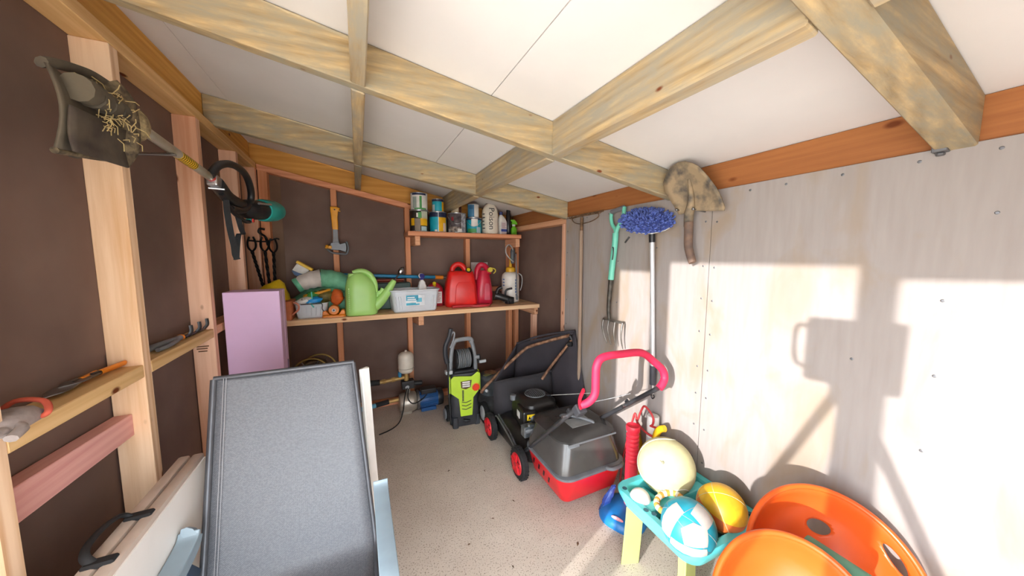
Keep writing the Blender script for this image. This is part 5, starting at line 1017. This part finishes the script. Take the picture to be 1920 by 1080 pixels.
B().ball(c, r, 40, 24).build('felt', felt, t, smooth=80)
sp_ = []
for k in range(60):
    a = 2*PI*k/60; z = .62*math.sin(2*a); q = math.sqrt(1-z*z*.8); v = V(math.cos(a)*q, math.sin(a)*q, z).normalized(); v = Matrix.Rotation(.9, 3, 'X') @ (Matrix.Rotation(.5, 3, 'Z') @ v); sp_.append(c+v*(r+.0002))
B().tube(sp_, .0028, 6, True).build('seam', mat('seam_grey', '#c9c8b8', .8), t, smooth=60)
vp = c + (V(-.70, -.42, .58)).normalized()*r
B().ball(vp, (.006, .006, .008), 8, 6).tube([vp, vp+V(-.005, .012, .004), vp+V(.004, .016, -.006)], .002, 6).build('valve_tag', mat('tag_grey', '#8d8a70', .7), t, smooth=60)
# blue and white football
c = V(1.13, .766, .399); r = .0985
t = panelball('football', 'scuffed turquoise and white football on the toy table', c, r, None)
def ballmat(name, ca, cb, n1, n2, t1, rough=.45):
    m, nt, p = newmat(name); L = nt.links.new; geo = N(nt, 'ShaderNodeTexCoord'); sep = N(nt, 'ShaderNodeVectorMath', operation='DOT_PRODUCT'); L(geo.outputs['Normal'], sep.inputs[0]); sep.inputs[1].default_value = n1
    a = N(nt, 'ShaderNodeMath', operation='GREATER_THAN'); L(sep.outputs['Value'], a.inputs[0]); a.inputs[1].default_value = t1
    s2 = N(nt, 'ShaderNodeVectorMath', operation='DOT_PRODUCT'); L(geo.outputs['Normal'], s2.inputs[0]); s2.inputs[1].default_value = n2
    b = N(nt, 'ShaderNodeMath', operation='GREATER_THAN'); L(s2.outputs['Value'], b.inputs[0]); b.inputs[1].default_value = 99.
    x = N(nt, 'ShaderNodeMath', operation='SUBTRACT'); L(a.outputs[0], x.inputs[0]); L(b.outputs[0], x.inputs[1]); y = N(nt, 'ShaderNodeMath', operation='ABSOLUTE'); L(x.outputs[0], y.inputs[0])
    mx = N(nt, 'ShaderNodeMix', data_type='RGBA'); L(y.outputs[0], mx.inputs[0]); mx.inputs[6].default_value = lin(ca); mx.inputs[7].default_value = lin(cb)
    nz = N(nt, 'ShaderNodeTexNoise'); nz.inputs['Scale'].default_value = 25.; L(geo.outputs['Object'], nz.inputs['Vector']); rr = N(nt, 'ShaderNodeValToRGB'); rr.color_ramp.elements[0].color = (.7, .7, .68, 1); rr.color_ramp.elements[0].position = .3; rr.color_ramp.elements[1].position = .5; L(nz.outputs[0], rr.inputs[0])
    mu = N(nt, 'ShaderNodeMix', data_type='RGBA', blend_type='MULTIPLY'); mu.inputs[0].default_value = .5; L(mx.outputs[2], mu.inputs[6]); L(rr.outputs[0], mu.inputs[7]); L(mu.outputs[2], p.inputs['Base Color']); p.inputs['Roughness'].default_value = rough; MATS[name] = m; return m
wball = mat('ball_white', '#bdbab4', .45, var=.12, scale=20); tball = mat('ball_turquoise', '#2397ad', .45, var=.12, scale=20)
B().ball(c, r, 36, 22).build('ball_core', tball, t, smooth=80)
def patch(c, r, ctr, poly, m, name, o=.0012):
    """a curved panel: polygon in angles around direction ctr, draped over the ball"""
    n = V(ctr).normalized(); a = n.cross(V(0, 0, 1)).normalized(); b_ = a.cross(n); vs = []; k = len(poly)
    rings = [[(n + a*x*f + b_*y*f).normalized()*(r+o) + c for x, y in poly] for f in (1, .75, .5, .25)]
    vs = [p for q in rings for p in q] + [c+n*(r+o)]
    low = [(n + a*x*1.01 + b_*y*1.01).normalized()*(r-.002) + c for x, y in poly]
    off = len(vs); vs += low
    fs = [(j*k+i, j*k+(i+1) % k, (j+1)*k+(i+1) % k, (j+1)*k+i) for j in range(3) for i in range(k)] + [(3*k+i, 3*k+(i+1) % k, 4*k) for i in range(k)] + [(off+i, off+(i+1) % k, (i+1) % k, i) for i in range(k)]
    return B().add(vs, fs).build(name, m, t, smooth=50)
def sub(poly, n=5):
    o = []
    for i in range(len(poly)):
        a, b = poly[i], poly[(i+1) % len(poly)]; o += [(a[0]+(b[0]-a[0])*j/n, a[1]+(b[1]-a[1])*j/n) for j in range(n)]
    return o
vw = V(-1.13, -.766, 1.05)
vn = vw.normalized(); va = -vn.cross(V(0, 0, 1)).normalized(); vb = vn.cross(va) * -1
if vb.z < 0: vb = -vb
def vd(x, y): return vn + va*x + vb*y
patch(c, r, vd(.28, -.28), sub([(-.48, -.34), (.42, -.42), (.52, .18), (.05, .46), (-.5, .34)]), wball, 'panel', .0014)
patch(c, r, vd(-1.1, .05), sub([(-.42, -.7), (.2, -.75), (.22, .8), (-.42, .8)]), mat('ball_pearl', '#c3c0bb', .4), 'panel', .0014)
patch(c, r, vd(.75, .75), sub([(-.4, -.3), (.4, -.4), (.45, .35), (-.35, .45)]), wball, 'panel', .0014)
patch(c, r, vd(.1, -1.35), sub([(-.8, -.25), (.8, -.25), (.75, .22), (-.75, .22)]), wball, 'panel', .0014)
for w in (.4, 1.5, 2.5): 
    ax = V(math.cos(w), math.sin(w)*.6, math.sin(w*2)).normalized(); u = ax.orthogonal().normalized(); q = ax.cross(u)
    B().tube([c + (u*math.cos(2*PI*k/48)+q*math.sin(2*PI*k/48))*(r-.0004) for k in range(48)], .0012, 4, True).build('seam', mat('seam_dark', '#9a9a98', .7), t)
# orange and yellow ball
c = V(1.347, .773, .393); r = .094
t = panelball('basketball', 'yellow and orange rubber ball beside the football', c, r, None)
B().ball(c, r, 36, 22).build('rubber', ballmat('ball_orange_yellow', '#c9682f', '#d9a922', (.1, -.25, .96), (0, 0, -9.), .15), t, smooth=80)
for ax in (V(.6, -.7, .4), V(.7, .6, .35), V(-.3, -.5, .8)):
    ax = ax.normalized(); u = ax.orthogonal().normalized(); q = ax.cross(u)
    B().tube([c + (u*math.cos(2*PI*k/48)+q*math.sin(2*PI*k/48))*(r-.0003) for k in range(48)], .0014, 4, True).build('seam', mat('seam_sand', '#d8cfa0', .7), t)
c = V(1.125, 1.0, .345)
tag(B().ball(c, .046, 24, 16).build('small_ball', mat('ball_plain_white', '#cfccc7', .35, var=.05), smooth=80), 'small plain white ball sitting in the toy table corner', 'ball')
t = thing('rope_ring', 'striped orange and white braided ring under the tennis ball', 'ring toy', (1.19, .93, .3))
for k in range(22):
    a = 2*PI*k/22; p = [(1.20+.06*math.cos(a+j*.072), .905+.045*math.sin(a+j*.072), .372+.012*math.cos(a)) for j in range(5)]
    B().tube(p, .013, 8).build('band', mat('ring_orange', '#dba24a', .7) if k % 2 else mat('ring_white', '#e6dfd2', .7), t, smooth=60)
# t-ball stand
t = thing('t_ball_stand', 'blue toy base with an upright ribbed red tube', 'toy', (1.30, 1.26, 0))
B().sect([(0, .27, .25, .10), (.015, .275, .255, .11), (.04, .25, .23, .11), (.055, .18, .16, .08)], (1.30, 1.26, 0), .4, 7).build('base', tb, t, smooth=50)
pr = [(.034, .05), (.034, .30)]
for k in range(7): z = .305+.024*k; pr += [(.030, z), (.035, z+.007), (.035, z+.015), (.030, z+.022)]
pr += [(.031, .48), (.037, .488), (.038, .512), (.035, .518), (.026, .508), (.001, .502)]
B().lathe(pr, (1.346, 1.265, 0), 24).build('tube', tr, t, smooth=35)
def onbase(x, y): return V(1.205+x*.42+y*.25, 1.215-x*.8+y*.2, .0415+y*.55+.004)
pl = [onbase(.036*math.cos(2*PI*k/20), .013*math.sin(2*PI*k/20)) for k in range(20)]
B().prism(pl, (-.004, -.003, .006)).build('logo_plate', mat('logo_red', '#d77a86', .5), t)
text('little tikes', .014, lambda x, y: onbase(x*.8, y*.8)+V(-.0045, -.0035, .0068)).build('logo_lettering', white2, t)
t = thing('plastic_film', 'crumpled clear blue plastic wrapper beside the blue base', 'wrapper', (1.33, 1.34, 0))
fb = B(); random.seed(21); rings = []
for i in range(7):
    z = .01+.022*i; rr = .03-.003*i; rings.append([(1.215+.012*i*.8+rr*math.cos(a)*(1+random.uniform(-.35, .35)), 1.335-.002*i+rr*math.sin(a)*(1+random.uniform(-.35, .35)), z+random.uniform(-.006, .006)) for a in [2*PI*k/9 for k in range(9)]])
fb.loft(rings).build('film', mat('film_blue', '#3f66c8', .15, var=.2, alpha=.7), t)
# skipping rope, bottle and bat in the corner behind
t = thing('skipping_rope', 'red skipping rope with a yellow handle looped by the wall', 'skipping rope', (1.47, 1.3, 0))
B().tube(smoothpath([(1.47, 1.47, .012), (1.465, 1.45, .18), (1.455, 1.40, .36), (1.45, 1.372, .46), (1.45, 1.352, .525), (1.45, 1.335, .49), (1.45, 1.312, .55), (1.45, 1.288, .597), (1.45, 1.25, .585), (1.45, 1.222, .555), (1.455, 1.228, .515), (1.455, 1.245, .50), (1.455, 1.215, .505), (1.45, 1.185, .515)], 6), .006, 8).build('cord', mat('cord_red', '#c03a3c', .6), t, smooth=60)
B().tube(smoothpath([(1.45, 1.352, .525), (1.445, 1.33, .487), (1.44, 1.28, .462), (1.44, 1.22, .455), (1.445, 1.195, .47)], 5), .006, 8).build('cord', MATS['cord_red'], t, smooth=60)
B().tube(smoothpath([(1.45, 1.205, .43), (1.45, 1.195, .48), (1.452, 1.175, .515), (1.455, 1.15, .53)], 5), .018, 10).build('handle', yellow, t, smooth=60)
t = thing('foam_tube', 'white foam cylinder standing between the red rope loops', 'tube', (1.475, 1.255, 0))
B().lathe([(.030, 0), (.033, .004), (.033, .545), (.030, .552), (.001, .553)], (1.482, 1.25, 0), 18).build('cylinder', white2, t, smooth=40)
B().lathe([(.0335, .40), (.0335, .43)], (1.482, 1.25, 0), 18, cap=False).build('band', lgrey, t)
t = thing('plastic_bat', 'yellow plastic bat standing behind the red tube', 'bat', (1.42, 1.33, 0))
B().lathe([(.02, 0), (.034, .02), (.036, .2), (.03, .33), (.02, .37), (.016, .39)], (1.478, 1.352, 0), 18).build('barrel', yellow, t, smooth=50)
B().lathe([(.016, .39), (.015, .40), (.017, .405), (.001, .41)], (1.478, 1.352, 0), 14).build('tip', orange, t, smooth=50)
# orange bucket seats
orp = mat('seat_orange', '#d2561a', .35, var=.05, scale=5)
def bowl(label, c, n, r, d, up, holes, floorxy):
    t = thing('bucket_seat', label, 'seat', (floorxy[0], floorxy[1], 0), 0, 'orange toddler bucket seats')
    c, n = V(c), V(n).normalized(); e1 = V(up); e1 = (e1-n*e1.dot(n)).normalized(); e2 = n.cross(e1)
    prof = [(1.0, .0), (.985, -.02), (.955, -.10), (.915, -.24), (.86, -.40), (.79, -.56), (.68, -.73), (.54, -.87), (.36, -.96), (.18, -.99)]
    S = 128; vs = []; fs = []
    prof = [(p.x, p.z) for p in smoothpath([(x, 0, z) for x, z in prof], 5)]; M_ = len(prof)
    for pr_, z in prof:
        for k in range(S):
            a = 2*PI*k/S; rr = r*pr_*(1+.05*math.cos(2*a)); vs.append(c + e1*rr*math.cos(a) + e2*rr*math.sin(a) + n*z*d)
    vs.append(c-n*d)
    keep = set(); cut = set()
    for i in range(M_-1):
        for k in range(S):
            a = 360*(k+.5)/S; q4 = (i*S+k, i*S+(k+1) % S, (i+1)*S+(k+1) % S, (i+1)*S+k)
            if any((((i+.5)/5-h[0])/h[1])**2 + ((((a-h[2]+180) % 360)-180)/h[3])**2 < 1 for h in holes): cut.update(q4); continue
            fs.append(q4); keep.update(q4)
    for vi in keep & cut:   # round the cut edge onto its ellipse
        ti, ai = (vi // S)/5, 360*(vi % S)/S
        for h in holes:
            dt, da = (ti-h[0])/h[1], (((ai-h[2]+180) % 360)-180)/h[3]; L2 = math.hypot(dt, da)
            if .4 < L2 < 1.9:
                ti, ai = h[0]+h[1]*dt/L2, math.radians(h[2]+h[3]*da/L2); j = int(ti*5); f = ti*5-j
                pr_ = prof[j][0]*(1-f)+prof[j+1][0]*f; z = prof[j][1]*(1-f)+prof[j+1][1]*f; rr = r*pr_*(1+.05*math.cos(2*ai)); vs[vi] = c + e1*rr*math.cos(ai) + e2*rr*math.sin(ai) + n*z*d; break
    L_ = (M_-1)*S
    for k in range(S): fs.append((L_+k, L_+(k+1) % S, len(vs)-1))
    o = B().add(vs, fs).build('shell', orp, t, smooth=60, solid=.006)
    B().tube([c + e1*r*1.012*(1+.05*math.cos(2*a))*math.cos(a) + e2*r*1.012*(1+.05*math.cos(2*a))*math.sin(a) for a in [2*PI*k/S for k in range(S)]], .0085, 10, True).build('rolled_rim', orp, t, smooth=60)
    b = c - n*d*.9
    B().loft([[V(floorxy[0]+(b.x-floorxy[0])*f+rr*math.cos(q), floorxy[1]+(b.y-floorxy[1])*f+rr*math.sin(q), max(0, (b.z-.02))*f) for q in [2*PI*k/28 for k in range(28)]] for f, rr in ((0, .135), (.06, .13), (.5, .10), (1, .085))]).build('pedestal', orp, t, smooth=60)
    return t
nn = (-.43, -.565, .70)
bowl('larger orange bucket seat leaning by the plywood wall', (1.233, .371, .505), nn, .232, .15, (.173, .053, .149), [(2.9, .62, 318, 11), (6.2, .62, 4, 12)], (1.30, .42))
bowl('nearest orange bucket seat at the bottom edge', (.973, .349, .50), nn, .20, .12, (.173, .053, .149), [], (1.0, .40))
t = thing('foam_roller', 'dull green roll lying inside the larger orange seat', 'roll', (1.2, .36, .5))
gm_ = mat('roll_green', '#5f8f76', .7, var=.1)
B().cyl((1.215, .45, .555), (1.235, .28, .535), .04, n=20).build('roll', gm_, t, bev=.006, seg=2, smooth=40)

# ================================================================ the scanning camera on its tripod (its shadow falls on the plywood)
t = thing('scanner_tripod', 'black tripod with a boxy scanning camera casting the wall shadow', 'tripod', (-.055, -.117, 0))
ang = math.atan2(SUN.y, SUN.x)
B().obox((-.055, -.117, 1.455), (.10, .235, .225), (0, 0, ang)).build('camera_body', blk, t, bev=.012, seg=2)
a = V(-math.sin(ang), math.cos(ang), 0)
b0 = V(-.055, -.117, 1.455)
B().tube(smoothpath([b0+a*.115+V(0, 0, .085), b0+a*.145+V(0, 0, .08), b0+a*.15+V(0, 0, 0), b0+a*.14+V(0, 0, -.06), b0+a*.115+V(0, 0, -.07)], 4), .008, 8).build('carry_handle', blk, t, smooth=60)
B().cyl((-.055, -.117, 1.29), (-.055, -.117, 1.345), .045, n=18).build('head', blk, t, smooth=40)
for ph in (77.7, 197.7, 317.7):
    q = math.radians(ph); top = V(-.055+.03*math.cos(q), -.117+.03*math.sin(q), 1.30); bot = V(-.055+.60*math.cos(q), -.117+.60*math.sin(q), 0)
    mid = top+(bot-top)*.5
    lo = B().tube([top, mid], .017, 10).build('leg', blk, t, smooth=60)
    B().tube([mid, bot], .012, 10).build('lower_section', dsteel, lo, smooth=60)
    B().tube([mid-(bot-top)*.02, mid+(bot-top)*.02], .024, 10).build('leg_lock', blk, lo, smooth=40)

# ================================================================ leaf bits on the floor
lf = mat('dry_leaf', '#6b4a30', .9, var=.3)
for i, (x, y, s, a) in enumerate(((.50, 2.05, .012, .4), (.72, 1.95, .010, 1.2), (.78, 1.62, .012, 2.0), (.95, 1.22, .016, .8), (.62, 1.55, .010, 2.6), (.45, 1.45, .009, .1), (.60, 1.25, .010, 1.7))):
    c_, q_ = math.cos(a)*s, math.sin(a)*s
    o = B().add([(x-c_, y-q_, .001), (x+q_*.35, y-c_*.35, .003), (x+c_, y+q_, .002), (x-q_*.35, y+c_*.35, .004), (x, y, .007)], [(0, 1, 4), (1, 2, 4), (2, 3, 4), (3, 0, 4), (3, 2, 1, 0)]).build('dry_leaf', lf)
    tag(o, 'tiny dry brown leaf fragment on the bare concrete floor', 'leaf', 'dry leaf bits on the floor')
